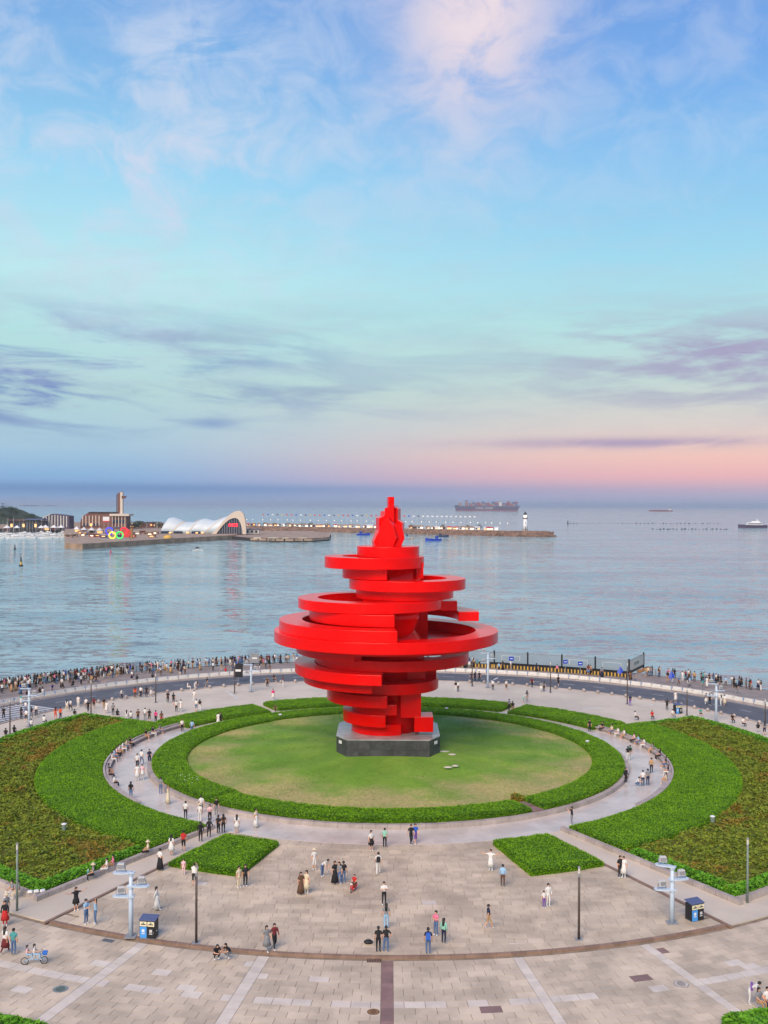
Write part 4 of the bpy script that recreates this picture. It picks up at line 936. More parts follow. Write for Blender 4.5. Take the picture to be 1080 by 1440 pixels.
p, mpp = far(38, 744, DECK); t = thing('dark_hall', 'long low dark hall with pale flat roof below the wooded hill', 'building', p)
MB().box((0,4,5), (50*mpp,16,10)).build('wall', 'quay_dark', t); MB().box((12*mpp,3,12), (24*mpp,20,1.2)).build('roof', 'box_blue', t); MB().box((-12*mpp,3,11), (26*mpp,18,1.0)).build('roof', 'brick', t)
for k in range(8): MB().box((-20*mpp+k*5.6*mpp,-4.3,4.4), (2.8*mpp,.5,4)).build('window', 'darkglass' if k % 3 else 'lamp_warm', t)
p, mpp = far(153.5, 744, DECK); t = thing('billboard', 'white billboard with red band beside the slab tower', 'billboard', (p.x,p.y-14,p.z)); MB().box((0,0,14.5*mpp), (9*mpp,.6,6*mpp)).build('panel', 'white', t); MB().box((0,-.4,11*mpp), (9*mpp,.3,1.6*mpp)).build('red_band', 'redpaint', t)
for s in (-1, 1): MB().box((s*3*mpp,.2,5.6*mpp), (.6,.5,11.2*mpp)).build('post', 'grey', t)
for k, (px, py, w) in enumerate(((10,746,9),(24,746,7),(58,746,8),(64,745.5,10),(76,745.5,9),(86,745.5,8),(108,748,7),(118,749,8),(129,749.5,9),(140,750,8))):
    p, mpp = far(px, py, DECK); t = thing('white_tent', 'white peaked marquee tent on the marina shore', 'tent', p, 0, 'marquee tents on the marina shore'); w *= mpp
    MB().add([(-w/2,-3,3),(w/2,-3,3),(w/2,3,3),(-w/2,3,3),(0,0,6.2)], [(0,1,4),(1,2,4),(2,3,4),(3,0,4),(3,2,1,0)]).build('roof', 'white' if k < 7 else 'box_white', t)
    for sx in (-1,1):
        for sy in (-1,1): MB().box((sx*w*.46,sy*2.7,1.5), (.3,.3,3)).build('post', 'grey', t)
    MB().box((0,1.5,1.3), (w*.8,2,2.4)).build('counter', random.choice(('brick','box_red','lamp_warm','quay_dark')), t)
for k in range(26):
    px = 97+k*4.9+random.uniform(-2,2); p, mpp = far(px, random.uniform(749,757), DECK); w = random.uniform(4,7)
    lab, m1, m2 = random.choice((('small dark red market stall on the quay','box_red','brick'),('small purple-grey market stall on the quay','hull_blue','box_white'),('small tan market stall on the quay','box_tan','rust')))
    t = thing('quay_stall', lab, 'stall', p, random.uniform(-.2,.2), 'stalls along the quay'); MB().box((0,0,1.3), (w,3,2.6)).build('body', m1, t); MB().box((0,-.3,2.8), (w+.8,4.2,.35)).build('roof', m2, t); MB().box((0,-1.6,1.5), (w*.5,.15,.8)).build('lit_opening', random.choice(('lamp_warm','lamp','darkglass')), t)
p, mpp = far(236, 757, DECK+.1); t = thing('yellow_tent', 'long low yellow-orange tent on the quay before the hall', 'tent', p); MB().ell((0,0,.6), (6.5*mpp,4,2.6), 16, 6).build('canopy', 'yellow', t, smooth=True); MB().box((0,0,.3), (12*mpp,5,.6)).build('base', 'grey', t)
# houses of the shore between tower and hall
for k in range(12):
    px = 186+k*3.6; p, mpp = far(px, 742+random.uniform(-1,1), DECK); w, h = random.uniform(5,9), random.uniform(4,8)
    m1, lab = random.choice((('brick','small brown shore house with flat roof between tower and hall'),('offwhite','small pale shore house with flat roof between tower and hall'),('box_tan','small tan shore house with flat roof between tower and hall')))
    t = thing('shore_house', lab, 'house', p, 0, 'shore houses between tower and hall'); MB().box((0,0,h/2), (w,6,h)).build('wall', m1, t); MB().box((0,0,h+.3), (w+.8,7,.6)).build('roof', 'quay_dark', t)
    for s in (-1, 1): MB().box((s*w*.25,-3.1,h*.55), (w*.22,.2,1.6)).build('window', random.choice(('darkglass','lamp_warm')), t)
for k in range(16): tree(far(random.uniform(183,226), random.uniform(741,744), DECK)[0], random.uniform(5,8), random.uniform(3,5), 'dark tree on the shore between the tower and the hall', 'trees on the far shore')
# wooded hill at the left edge
mb = MB(); p, mpp = far(-30, 742, SEA); hc = p+Vector((0,120,0)); nA = 24
for i in range(nA+1):
    for j in range(7):
        a = PI*2*i/nA; r_ = j/6; mb.v.append((hc.x+math.cos(a)*r_*70*mpp, hc.y+math.sin(a)*r_*90, SEA+ (26*mpp*(1-r_**1.6)*(1+.12*math.sin(5*a+j))+1)*.95))
for i in range(nA):
    for j in range(6): mb.f.append((i*7+j,(i+1)*7+j,(i+1)*7+j+1,i*7+j+1)); mb.k.append(0)
struct(mb.build('hill', 'tree_far', smooth=True))
for k in range(34):
    a, r_ = random.uniform(PI, 2*PI), random.random()**.6; z = SEA+26*mpp*(1-r_**1.6)*.9
    tree(Vector((hc.x+math.cos(a)*r_*68*mpp, hc.y+math.sin(a)*r_*85, z)), random.uniform(6,10), random.uniform(4.5,7), 'dark green tree on the wooded hill beyond the marina', 'trees on the hill')
# ---- boats
def hull(L, B, H, sheer=.25, n=9):
    """boat hull with pointed bow at +x and transom stern"""
    mb = MB()
    for i in range(n):
        t = i/(n-1); w = B/2*(1-max(0,(t-.45)/.55)**2.2)*(.82+.18*min(1,t*3)); z = H*(1+sheer*max(0,(t-.4)/.6)**2); x = -L/2+L*t
        mb.v += [(x-(.06*L*0),-w,z),(x-.0,-w*.62,-.25*H),(x,w*.62,-.25*H),(x,w,z)]
    for i in range(n-1):
        for j in range(3): mb.f.append((4*i+j,4*i+4+j,4*i+5+j,4*i+1+j)); mb.k.append(0)
        mb.f.append((4*i,4*i+3,4*i+7,4*i+4)); mb.k.append(0)
    mb.f += [(0,1,2,3),(4*n-1,4*n-2,4*n-3,4*n-4)]; mb.k += [0,0]; return mb
def motor_yacht(p, L, rz, label, group=None, hm='white'):
    t = thing('motor_yacht', label, 'yacht', (p.x,p.y,SEA), rz, group); hull(L, L*.24, L*.1).build('hull', hm, t)
    bevel(MB().box((-L*.06,0,L*.14), (L*.56,L*.17,L*.09), 0, .82).build('cabin', 'white', t), L*.01); MB().box((-L*.06,0,L*.145), (L*.48,L*.176,L*.03)).build('window_band', 'darkglass', t)
    MB().box((-L*.1,0,L*.21), (L*.3,L*.14,L*.055), 0, .8).build('flybridge', 'white', t); MB().box((-L*.16,0,L*.27), (L*.03,L*.12,L*.07)).build('radar_arch', 'white', t)
def sail_yacht(p, L, rz, label, group=None, mast=1.25):
    t = thing('sailing_yacht', label, 'yacht', (p.x,p.y,SEA), rz, group); hull(L, L*.27, L*.09).build('hull', 'white', t)
    MB().box((-L*.02,0,L*.11), (L*.34,L*.14,L*.05), 0, .8).build('cabin', 'offwhite', t); MB().rev([(L*.011,L*.08),(L*.006,L*mast)], 6, (L*.06,0,0)).build('mast', 'offwhite', t)
    MB().tube([(L*.06,0,L*.2),(-L*.34,0,L*.21)], L*.012, 6).build('boom', 'box_blue', t); MB().tube([(L*.06,0,L*mast*.98),(L*.48,0,L*.1)], L*.002, 4).build('forestay', 'grey', t)
for k in range(52):
    px = -6+k*1.9+random.uniform(-1,1); py = random.uniform(750,757.5); p, mpp = far(px, py); L = random.uniform(9,15)
    if k % 2: sail_yacht(p, L, random.uniform(-.5,.5)+(PI if random.random() < .5 else 0), 'white moored sailing yacht with bare mast in the marina', 'yachts moored in the marina', random.uniform(1.1,1.5))
    else: motor_yacht(p, L, random.uniform(-.5,.5)+(PI if random.random() < .5 else 0), 'white moored motor yacht in the marina', 'yachts moored in the marina')
for k in range(4):
    p, mpp = far((11,19,38,71)[k], 752+k%2*2); t = thing('sailing_yacht', 'tall-masted white racing yacht moored in the marina', 'yacht', (p.x,p.y,SEA), .2*k, 'tall-masted yachts in the marina'); hull(16,3.6,1.4).build('hull','white',t); MB().rev([(.22,1),(.14,(24,26,20,22)[k]*mpp)],6).build('mast','offwhite',t); MB().box((-1,0,1.7),(6,2,.9),0,.8).build('cabin','offwhite',t)
p, mpp = far(278, 774.5); sail_yacht(p, 15*mpp, .1, 'lone small sailing boat with dark canopy off the quay', mast=1.35); p2 = p
tag(bevel(MB().box((0,0,0), (4.6*mpp,2.2,.9)).build('boat_canopy', 'black', loc=(p.x-.6*mpp,p.y,SEA+2.4)), .2), 'dark cloth canopy over the lone sailing boat cockpit', 'canopy')
def fishing_boat(px, py, w, label, rz=0, m='deepblue'):
    p, mpp = far(px, py); L = w*mpp; t = thing('fishing_boat', label, 'boat', (p.x,p.y,SEA), rz); hull(L, L*.26, L*.12, .6).build('hull', m, t)
    MB().box((-L*.2,0,L*.2), (L*.2,L*.16,L*.18), 0, .9).build('wheelhouse', m if m != 'hull_dark' else 'grey', t); MB().box((-L*.2,0,L*.23), (L*.205,L*.165,L*.05)).build('window_band', 'darkglass', t)
    MB().rev([(L*.015,L*.1),(L*.01,L*.42)], 6, (L*.12,0,0)).build('mast', 'grey', t); MB().tube([(L*.12,0,L*.36),(L*.4,0,L*.2)], L*.008, 4).build('derrick', 'grey', t)
fishing_boat(609.5, 760.5, 23, 'bright blue wooden fishing boat in open water before the breakwater', PI)
fishing_boat(622.5, 755, 17, 'dark blue fishing boat lying close to the breakwater rocks', .1, 'hull_blue'); fishing_boat(572.5, 753.5, 9, 'small grey-blue boat by the breakwater behind the flame top', 1.2, 'box_blue'); fishing_boat(511, 752.6, 19, 'blue fishing boat moored near the round-ended dock', 0.05)
for px, py in ((579,757.5),(640,754.5)):
    p, mpp = far(px, py); t = thing('raft', 'small flat brown raft floating before the breakwater', 'raft', (p.x,p.y,SEA), 0, 'rafts by the breakwater'); MB().box((0,0,.2), (7*mpp,3,.5)).build('deck', 'rust', t); MB().box((0,0,.7), (2,1.4,.6)).build('crate', 'offwhite', t)
p, mpp = far(1058, 742.3); motor_yacht(p, 40*mpp, PI-.05, 'large cream and black motor yacht cruising on open water', hm='hull_dark')
# cargo ships
def box_ship():
    p, mpp = far(685, 718.6); L = 91*mpp; t = thing('container_ship', 'huge loaded container ship with white hull lettering on the horizon', 'ship', (p.x,p.y,SEA)); z = lambda py: (718.6-py)*mpp; x = lambda px: (px-685)*mpp; B = 58
    mb = MB(); P = [(x(641.5),0),(x(639.5),z(711.5)),(x(640.5),z(710)),(x(648),z(711.6)),(x(724),z(711.8)),(x(730.5),z(711)),(x(727),0)]; mb.prism(P, -B/2, B/2, lambda a, b, c: (a, c, b)); mb.build('hull', 'hull_dark', t)
    MB().prism([(x(641.6),0),(x(641.4),z(717.2)),(x(727.6),z(717.2)),(x(727),0)], -B/2-1, B/2+1, lambda a, b, c: (a, c, b)).build('boot_stripe', 'box_red', t)
    bays = [(656,658,707)]+[(660+i*3.55, 663.2+i*3.55, random.uniform(704.3,708.2)) for i in range(19)]
    for i, (a, b_, tp) in enumerate(bays):
        for k_ in range(2):
            z0, z1 = z(711.6)+(z(tp)-z(711.6))*k_/2, z(711.6)+(z(tp)-z(711.6))*(k_+1)/2
            MB().box((x((a+b_)/2),0,(z0+z1)/2), (x(b_)-x(a),B*.92,z1-z0-.8)).build('container_stack', ('box_red','box_blue','box_tan','box_red')[(i*7+k_*3)%4], t)
    MB().box((x(655.5),0,(z(705)+z(711.6))/2), (2.4*mpp,B*.8,z(705)-z(711.6))).build('funnel_house', 'box_tan', t); MB().box((x(655.8),0,z(704.4)), (2.8*mpp,B*.3,1.3*mpp)).build('funnel', 'black', t)
    w = MB().box((x(703),0,(z(704)+z(711.6))/2), (4.0*mpp,B,z(704)-z(711.6))).build('bridge_house', 'box_white', t); MB().box((0+x(703),-B/2-.6,z(705.3)), (3.6*mpp,1,.8*mpp)).build('window_band', 'darkglass', w)
    MB().box((x(704),0,z(702.8)), (.5*mpp,2,2*mpp)).build('mast', 'grey', t); MB().box((x(647),0,z(709)), (5*mpp,B*.6,4*mpp)).build('stern_block', 'box_tan', t)
    cu = bpy.data.curves.new('lettering', 'FONT'); cu.body = 'CMA CGM'; cu.size = 4.4*mpp; cu.align_x = 'CENTER'; cu.extrude = 1.; cu.space_character = 1.25
    tmp = bpy.data.objects.new('tmp', cu); COL.objects.link(tmp); bpy.context.view_layer.update()
    me_ = bpy.data.meshes.new_from_object(tmp.evaluated_get(bpy.context.evaluated_depsgraph_get())); bpy.data.objects.remove(tmp); me_.materials.clear(); me_.materials.append(MATS['white'])
    o = link('lettering', me_, t, (x(680), -B/2-1.5, z(716.2))); o.rotation_euler = (PI/2,0,0)
box_ship()
def tanker(px, py, w, label, m='box_red', sup='offwhite', rz=0., group=None):
    p, mpp = far(px, py); L = w*mpp; t = thing('cargo_ship', label, 'ship', (p.x,p.y,SEA), rz, group); hull(L, L*.15, L*.05).build('hull', m, t)
    MB().box((-L*.38,0,L*.085), (L*.1,L*.12,L*.08)).build('bridge_house', sup, t); MB().box((-L*.42,0,L*.14), (L*.03,L*.04,L*.04)).build('funnel', 'black', t)
    for k in range(4): MB().box((-L*.22+k*L*.15,0,L*.058), (L*.1,L*.1,L*.02)).build('hatch', m, t); MB().box((-L*.15+k*L*.15,0,L*.085), (L*.008,L*.01,L*.06)).build('crane_post', sup, t)
tanker(929, 719.2, 33, 'long low dark red cargo ship alone on the horizon', 'box_red', rz=PI)
tanker(42, 711.9, 29, 'pale distant cargo ship at anchor on the hazy horizon, the longer of two', 'box_blue'); tanker(71, 711.7, 20, 'pale distant cargo ship at anchor on the hazy horizon, the shorter of two', 'box_blue')
# buoys and mussel floats
def buoy(px, py, h, label, cols):
    p, mpp = far(px, py); h *= mpp; t = thing('buoy', label, 'buoy', (p.x,p.y,SEA)); MB().rev([(h*.16,-.3),(h*.22,h*.05),(h*.2,h*.14)], 12).build('float', cols[0], t)
    MB().rev([(h*.12,h*.14),(h*.10,h*.45)], 10).build('pillar', cols[1], t); MB().rev([(h*.10,h*.45),(h*.06,h*.78)], 10).build('pillar', cols[2], t); MB().rev([(h*.07,h*.78),(h*.01,h)], 8).build('topmark', 'black', t)
buoy(29.5, 796, 14, 'black and yellow channel buoy in open water before the marina', ('black','yellow','black')); buoy(21, 772.5, 8, 'small dark buoy just off the moored yachts', ('black','black','hull_dark')); buoy(155.5, 777, 7, 'small red buoy off the quay below the five rings', ('redpaint','redpaint','grey')); buoy(798.5, 737, 6, 'small dark post buoy beyond the lighthouse', ('black','black','black'))
fm = MB().ell((0,0,.3), (1.0,1.0,.9), 8, 5).mesh('fishing_float', 'black')
for k in range(64):
    px, py = (802+k*5.2, 736+.01*k) if k < 42 else (918+(k-42)*5.0+random.uniform(-1,1), 744.5)
    p, _ = far(px+random.uniform(-1.2,1.2), py+random.uniform(-.3,.3)); s_ = random.uniform(.6,1.3)
    o = link('fishing_float', fm, None, (p.x,p.y,SEA)); o.scale = (s_*1.5,s_,s_); tag(o, 'black fishing float in the rows of floats beyond the lighthouse', 'float', 'rows of fishing floats')

# ---------------------------------------------------------------- haze over the sea
hm = bpy.data.materials.new('haze'); hm.use_nodes = True; hm.node_tree.nodes.clear(); q = G(hm.node_tree)
pv = q.node('ShaderNodeVolumePrincipled'); pv.inputs['Color'].default_value = (.80,.86,.97,1); pv.inputs['Density'].default_value = 7e-5; pv.inputs['Anisotropy'].default_value = .2
q.l.new(pv.outputs[0], q.node('ShaderNodeOutputMaterial').inputs['Volume']); MATS['haze'] = hm
hz_ = MB().box((0,4000,(SEA-1.6+70)/2), (31400,31400,70-(SEA-1.6))).build('haze', 'haze'); hz_['kind'] = 'stuff'
tag(hz_, 'pale blue evening haze over the sea and the far shore', 'haze')

# ---------------------------------------------------------------- people
CLOTH = {'white':(222,220,216),'cream':(214,200,172),'black':(30,30,34),'grey':(130,132,136),'navy':(34,40,70),'jeans':(84,110,150),'lightblue':(150,190,220),'blue':(46,96,190),'red':(190,40,40),'pink':(222,120,150),'hotpink':(220,50,130),'mint':(140,196,176),'green':(40,130,84),'purple':(120,84,160),'brown':(100,72,54),'tan':(180,146,104),'orange':(224,90,50),'darkred':(110,36,42),'palepink':(232,190,196),'teal':(70,150,150)}
for k, c in CLOTH.items(): mat('cloth_'+k, c, .85, var=.12, vscale=6)
mat('skin', (206,156,128), .6); mat('hair_black', (26,22,22), .5); mat('shoe_white', (214,214,214), .6); mat('shoe_dark', (34,32,34), .6)
J0 = dict(pelvis=(0,0,.95), spine=(0,.01,1.12), chest=(0,0,1.32), neck=(0,.01,1.47), chin=(0,-.01,1.54), head=(0,-.005,1.62), crown=(0,.01,1.68),
  shL=(-.17,.0,1.39), elL=(-.23,.03,1.13), wrL=(-.235,-.05,.90), haL=(-.23,-.07,.84), shR=(.17,.0,1.39), elR=(.23,.03,1.13), wrR=(.235,-.05,.90), haR=(.23,-.07,.84),
  hiL=(-.09,0,.90), knL=(-.10,-.02,.50), anL=(-.10,.03,.09), toL=(-.12,-.12,.045), hiR=(.09,0,.90), knR=(.10,-.02,.50), anR=(.10,.03,.09), toR=(.12,-.12,.045))
def P_(**k): d = dict(J0); d.update(k); return d
LEGS = dict(knL=(-.10,-.16,.53), anL=(-.10,-.24,.11), toL=(-.10,-.38,.06), knR=(.10,.02,.50), anR=(.10,.26,.15), toR=(.10,.14,.05))
dz = lambda d, k, dy=0: {n: (x, y+dy, z-k) for n, (x, y, z) in d.items()}
POSES = {
 'stand': P_(), 'hip': P_(elL=(-.34,.06,1.16), wrL=(-.20,-.06,1.0), haL=(-.14,-.09,.98), knR=(.13,-.05,.5), anR=(.16,-.02,.09), toR=(.2,-.16,.045)),
 'walk': P_(**LEGS, elL=(-.24,.10,1.14), wrL=(-.24,.12,.92), haL=(-.24,.11,.85), elR=(.24,-.04,1.13), wrR=(.22,-.20,.96), haR=(.21,-.25,.91)),
 'phone': P_(elL=(-.22,-.10,1.16), wrL=(-.07,-.30,1.24), haL=(-.03,-.34,1.27), elR=(.22,-.10,1.16), wrR=(.07,-.30,1.26), haR=(.03,-.34,1.29)),
 'photo': P_(elL=(-.24,-.20,1.28), wrL=(-.08,-.36,1.50), haL=(-.04,-.39,1.55), elR=(.24,-.20,1.28), wrR=(.08,-.36,1.50), haR=(.04,-.39,1.55)),
 'spread': P_(elL=(-.42,.0,1.34), wrL=(-.66,-.03,1.40), haL=(-.73,-.04,1.42), elR=(.42,.0,1.34), wrR=(.64,-.03,1.46), haR=(.71,-.04,1.49), toR=(.16,-.11,.045)),
 'wave': P_(elR=(.30,-.04,1.58), wrR=(.34,-.08,1.82), haR=(.35,-.09,1.89)),
 'lean': P_(spine=(0,-.10,1.08), chest=(0,-.30,1.20), neck=(0,-.42,1.28), chin=(0,-.48,1.30), head=(0,-.54,1.36), crown=(0,-.56,1.42), shL=(-.17,-.34,1.24), shR=(.17,-.34,1.24), elL=(-.2,-.46,1.0), wrL=(-.14,-.52,.80), haL=(-.13,-.53,.74), elR=(.2,-.46,1.0), wrR=(.14,-.56,.82), haR=(.13,-.58,.76)),
}
up_ = {k: v for k, v in J0.items() if k[:2] not in ('kn','an','to')}
POSES['sit'] = P_(**dz(up_, .43), knL=(-.13,-.42,.50), anL=(-.12,-.44,.09), toL=(-.13,-.58,.05), knR=(.13,-.42,.50), anR=(.13,-.40,.09), toR=(.14,-.55,.05))
POSES['sit'].update(elL=(-.23,-.06,.74), wrL=(-.14,-.28,.62), haL=(-.11,-.35,.61), elR=(.23,-.06,.74), wrR=(.14,-.28,.62), haR=(.11,-.35,.61))
POSES['squat'] = P_(pelvis=(0,.14,.34), spine=(0,.06,.50), chest=(0,-.08,.68), neck=(0,-.16,.80), chin=(0,-.20,.85), head=(0,-.23,.92), crown=(0,-.23,.98), shL=(-.17,-.10,.74), shR=(.17,-.10,.74), elL=(-.22,-.26,.54), wrL=(-.1,-.42,.55), haL=(-.06,-.47,.56), elR=(.22,-.26,.54), wrR=(.1,-.42,.55), haR=(.06,-.47,.56),
  hiL=(-.09,.12,.30), hiR=(.09,.12,.30), knL=(-.16,-.24,.47), anL=(-.12,.0,.09), toL=(-.14,-.15,.045), knR=(.16,-.24,.47), anR=(.12,.0,.09), toR=(.14,-.15,.045))
BONES = [('pelvis','spine','top'),('spine','chest','top'),('chest','neck','top'),('neck','chin','skin'),('chin','head','skin'),('head','crown','skin'),
 ('chest','shL','top'),('shL','elL','top'),('elL','wrL','arm'),('wrL','haL','skin'),('chest','shR','top'),('shR','elR','top'),('elR','wrR','arm'),('wrR','haR','skin'),
 ('pelvis','hiL','bottom'),('hiL','knL','bottom'),('knL','anL','shin'),('anL','toL','shoe'),('pelvis','hiR','bottom'),('hiR','knR','bottom'),('knR','anR','shin'),('anR','toR','shoe')]
RADII = dict(pelvis=(.150,.115), spine=(.135,.105), chest=(.155,.115), neck=(.055,.055), chin=(.062,.070), head=(.082,.098), crown=(.070,.085), sh=(.068,.068), el=(.046,.046), wr=(.033,.033), ha=(.040,.026), hi=(.095,.095), kn=(.062,.062), an=(.043,.043), to=(.046,.036))
SLOTS = ['skin','hair','top','arm','bottom','shin','shoe']
def make_body(pose):
    J = POSES[pose]; names = list(J0); me = bpy.data.meshes.new('t'); me.from_pydata([J[n] for n in names], [(names.index(a), names.index(b)) for a, b, _ in BONES], [])
    ob = bpy.data.objects.new('t', me); COL.objects.link(ob); ob.modifiers.new('s', 'SKIN'); s2 = ob.modifiers.new('u', 'SUBSURF'); s2.levels = 1
    for i, n in enumerate(names): me.skin_vertices[0].data[i].radius = RADII.get(n) or RADII[n[:2]]; me.skin_vertices[0].data[i].use_root = (n == 'pelvis')
    bpy.context.view_layer.update(); ev = bpy.data.meshes.new_from_object(ob.evaluated_get(bpy.context.evaluated_depsgraph_get()))
    V = [tuple(v.co) for v in ev.vertices]; Fc = [tuple(p.vertices) for p in ev.polygons]; bpy.data.objects.remove(ob); bpy.data.meshes.remove(ev); K = []
    seg = [(Vector(J[a]), Vector(J[b]), k, a) for a, b, k in BONES]
    for f in Fc:
        c = sum((Vector(V[i]) for i in f), Vector())/len(f); best = None
        for a, b, k, nm in seg:
            t = max(0, min(1, (c-a).dot(b-a)/(b-a).length_squared)); d = (c-(a+(b-a)*t)).length-.03*(k in ('top','bottom'))
            if best is None or d < best[0]: best = (d, k, nm, t)
        k = best[1]
        if best[2] == 'pelvis' and best[3] < .25: k = 'bottom'
        if best[2] in ('shL','shR') and best[3] > .72: k = 'arm'
        if best[2] == 'chest' and k == 'top' and (c-Vector(J['neck'])).length < .05: k = 'skin'
        K.append(SLOTS.index(k))
    mb = MB(); mb.v, mb.f, mb.k = V, Fc, K
    # face: nose, eyes, mouth, ears; hands: four fingers and a thumb each
    hd = Vector(J['head']); fwd = Vector((0,-1,0)); upv = (Vector(J['crown'])-Vector(J['chin'])).normalized(); upv = (upv-fwd*upv.dot(fwd)*.0).normalized(); fx = (fwd-upv*fwd.dot(upv)).normalized(); sx_ = fx.cross(upv)
    at_ = lambda s, u, f: hd+sx_*s+upv*u+fx*f
    mb.mi = 0; mb.add([at_(-.014,-.035,.088),at_(.014,-.035,.088),at_(0,.015,.086),at_(0,-.03,.118)], [(0,1,3),(1,2,3),(2,0,3)])
    for s in (-1, 1): mb.add([at_(s*.078,-.03,-.01),at_(s*.078,.02,-.01),at_(s*.096,.015,-.03),at_(s*.094,-.025,-.025)], [(0,1,2,3),(3,2,1,0)])
    mb.mi = 1
    for s in (-1, 1): c = at_(s*.032,.012,.086); mb.add([c-sx_*.012,c+upv*.006+fx*.004,c+sx_*.012,c-upv*.006+fx*.004], [(0,1,2,3)])
    for s in ('L','R'):
        mb.mi = 0; w, h = Vector(J['wr'+s]), Vector(J['ha'+s]); d = (h-w).normalized(); e = d.cross(Vector((0,1,0)) if abs(d.y) < .8 else Vector((1,0,0))).normalized(); nrm = e.cross(d)
        for k, (o, L) in enumerate(((-.027,.060),(-.009,.072),(.009,.068),(.026,.052))):
            b0 = h+e*o+d*.012; mb.tube([b0, b0+d*L*.5+nrm*.006, b0+d*L*.9+nrm*.022], [.0095,.0085,.006], 5)
        b0 = h-e*.026-d*.02; mb.tube([b0, b0-e*.028+d*.022, b0-e*.032+d*.05+nrm*.01], [.011,.010,.007], 5)
    me = bpy.data.meshes.new('person_'+pose); me.from_pydata(mb.v, [], mb.f); me.polygons.foreach_set('material_index', mb.k); me.polygons.foreach_set('use_smooth', [True]*len(mb.f))
    for s in SLOTS: me.materials.append(MATS['skin'])
    me.update(); return me
BODY = {k: make_body(k) for k in POSES}
def head_frame(pose):
    J = POSES[pose]; return Vector(J['head']), Vector(J['crown'])
def hair_mesh(pose, long_):
    c, cr = head_frame(pose); u = (cr-c).normalized(); mb = MB(); n, m_ = 12, 6
    for j in range(m_+1):
        ph = PI*.5*j/m_*(1.25)
        for i in range(n):
            a = 2*PI*i/n; front = max(0, -math.sin(a))       # front of the head is -y
            php = ph*(1-.42*front); r_ = .107
            mb.v.append((c.x+r_*.93*math.sin(php)*math.cos(a), c.y+.012+r_*1.12*math.sin(php)*math.sin(a), c.z+.018+r_*1.08*math.cos(php)))
    for j in range(m_):
        for i in range(n): mb.f.append((j*n+i, j*n+(i+1)%n, (j+1)*n+(i+1)%n, (j+1)*n+i)); mb.k.append(0)
    if long_:
        mb.rev([(.03,-.42),(.085,-.36),(.098,-.18),(.088,.02)], 10, (c.x, c.y+.055, c.z))
        for i in range(len(mb.v)-40, len(mb.v)):
            x, y, z = mb.v[i]; mb.v[i] = (x, c.y+.055+(y-c.y-.055)*.55+(.03 if z < c.z-.3 else 0), z)
    return mb.mesh('hair', 'hair_black', True)
HAIR = {}
def skirt_mesh(pose, kind):
    J = POSES[pose]; p = J['pelvis']; mb = MB(); zt = p[2]+.13; zb = {'short':.58,'mid':.42,'long':.14}[kind]
    mb.rev([({'short':.25,'mid':.27,'long':.28}[kind],zb),(.22,(zb+zt)/2),(.165,p[2]),(.142,zt)], 16)
    for i, (x, y, z) in enumerate(mb.v): k = 1+.10*math.sin(5*math.atan2(y, x))*(zt-z)/(zt-zb); mb.v[i] = (p[0]+x*k, p[1]+y*k*.82+(-.03 if pose == 'walk' else 0), z)
    return mb.mesh('skirt', 'cloth_white', True)
SKIRT = {}; BACKPACK = bevel(MB().box((0,.19,1.24), (.30,.15,.42), 0, .85).build('t', 'cloth_blue'), .04); BPM = BACKPACK.data; bpy.data.objects.remove(BACKPACK)
HATM = MB().rev([(.19,0),(.19,.015),(.115,.03),(.105,.12),(.06,.14)], 14).mesh('hat', 'cloth_cream')
POSEWORD = dict(stand='standing', hip='hand on hip', walk='walking', phone='holding a phone', photo='taking a photo', spread='spreading both arms', wave='raising one arm', lean='bending forward', sit='sitting', squat='squatting')
NP = [0]; LABELS = {}
def person(x, y, z, rz, pose, top, bottom, place, group, legs='long', long_hair=False, skirt=None, bag=None, hat=False, h=1.0, sleeves=False, shoe='shoe_white'):
    o = link('person', BODY[pose], None, (x, y, z), rz); s = h*random.uniform(.97, 1.03); o.scale = (s*1.12, s*1.12, s*1.06)
    bot = 'cloth_'+bottom; vals = dict(skin='skin', hair='hair_black', top='cloth_'+top, arm='cloth_'+top if sleeves else 'skin', bottom=bot, shin=bot if legs == 'long' else 'skin', shoe=shoe)
    for i, k in enumerate(SLOTS): o.material_slots[i].link = 'OBJECT'; o.material_slots[i].material = MATS[vals[k]]
    hk = (pose, long_hair)
    if hk not in HAIR: HAIR[hk] = hair_mesh(*hk)
    link('hair', HAIR[hk], o)
    if skirt:
        sk = (pose, skirt)
        if sk not in SKIRT: SKIRT[sk] = skirt_mesh(*sk)
        c = link('skirt', SKIRT[sk], o); c.material_slots[0].link = 'OBJECT'; c.material_slots[0].material = MATS[bot]
    if bag:
        J = POSES[pose]; c = link('backpack', BPM, o, (J['chest'][0], J['chest'][1], J['chest'][2]-1.32)); c.material_slots[0].link = 'OBJECT'; c.material_slots[0].material = MATS['cloth_'+bag]
    if hat: J = POSES[pose]; link('hat', HATM, o, (J['head'][0], J['head'][1], J['head'][2]+.05))
    low_ = f'{top} dress' if skirt and top == bottom else f'{top} top, {bottom} ' + ('skirt' if skirt else 'trousers' if legs == 'long' else 'shorts')
    extra = (f', {bag} backpack' if bag else '')+(', sun hat' if hat else '')
    who = 'child' if h < .8 else 'person'
    tag(o, f'{who} in {low_}{extra}, {POSEWORD[pose]} {place}', 'person', group); return o
def at_px(px, py, z): p = at(px, py, z); return p.x, p.y, z
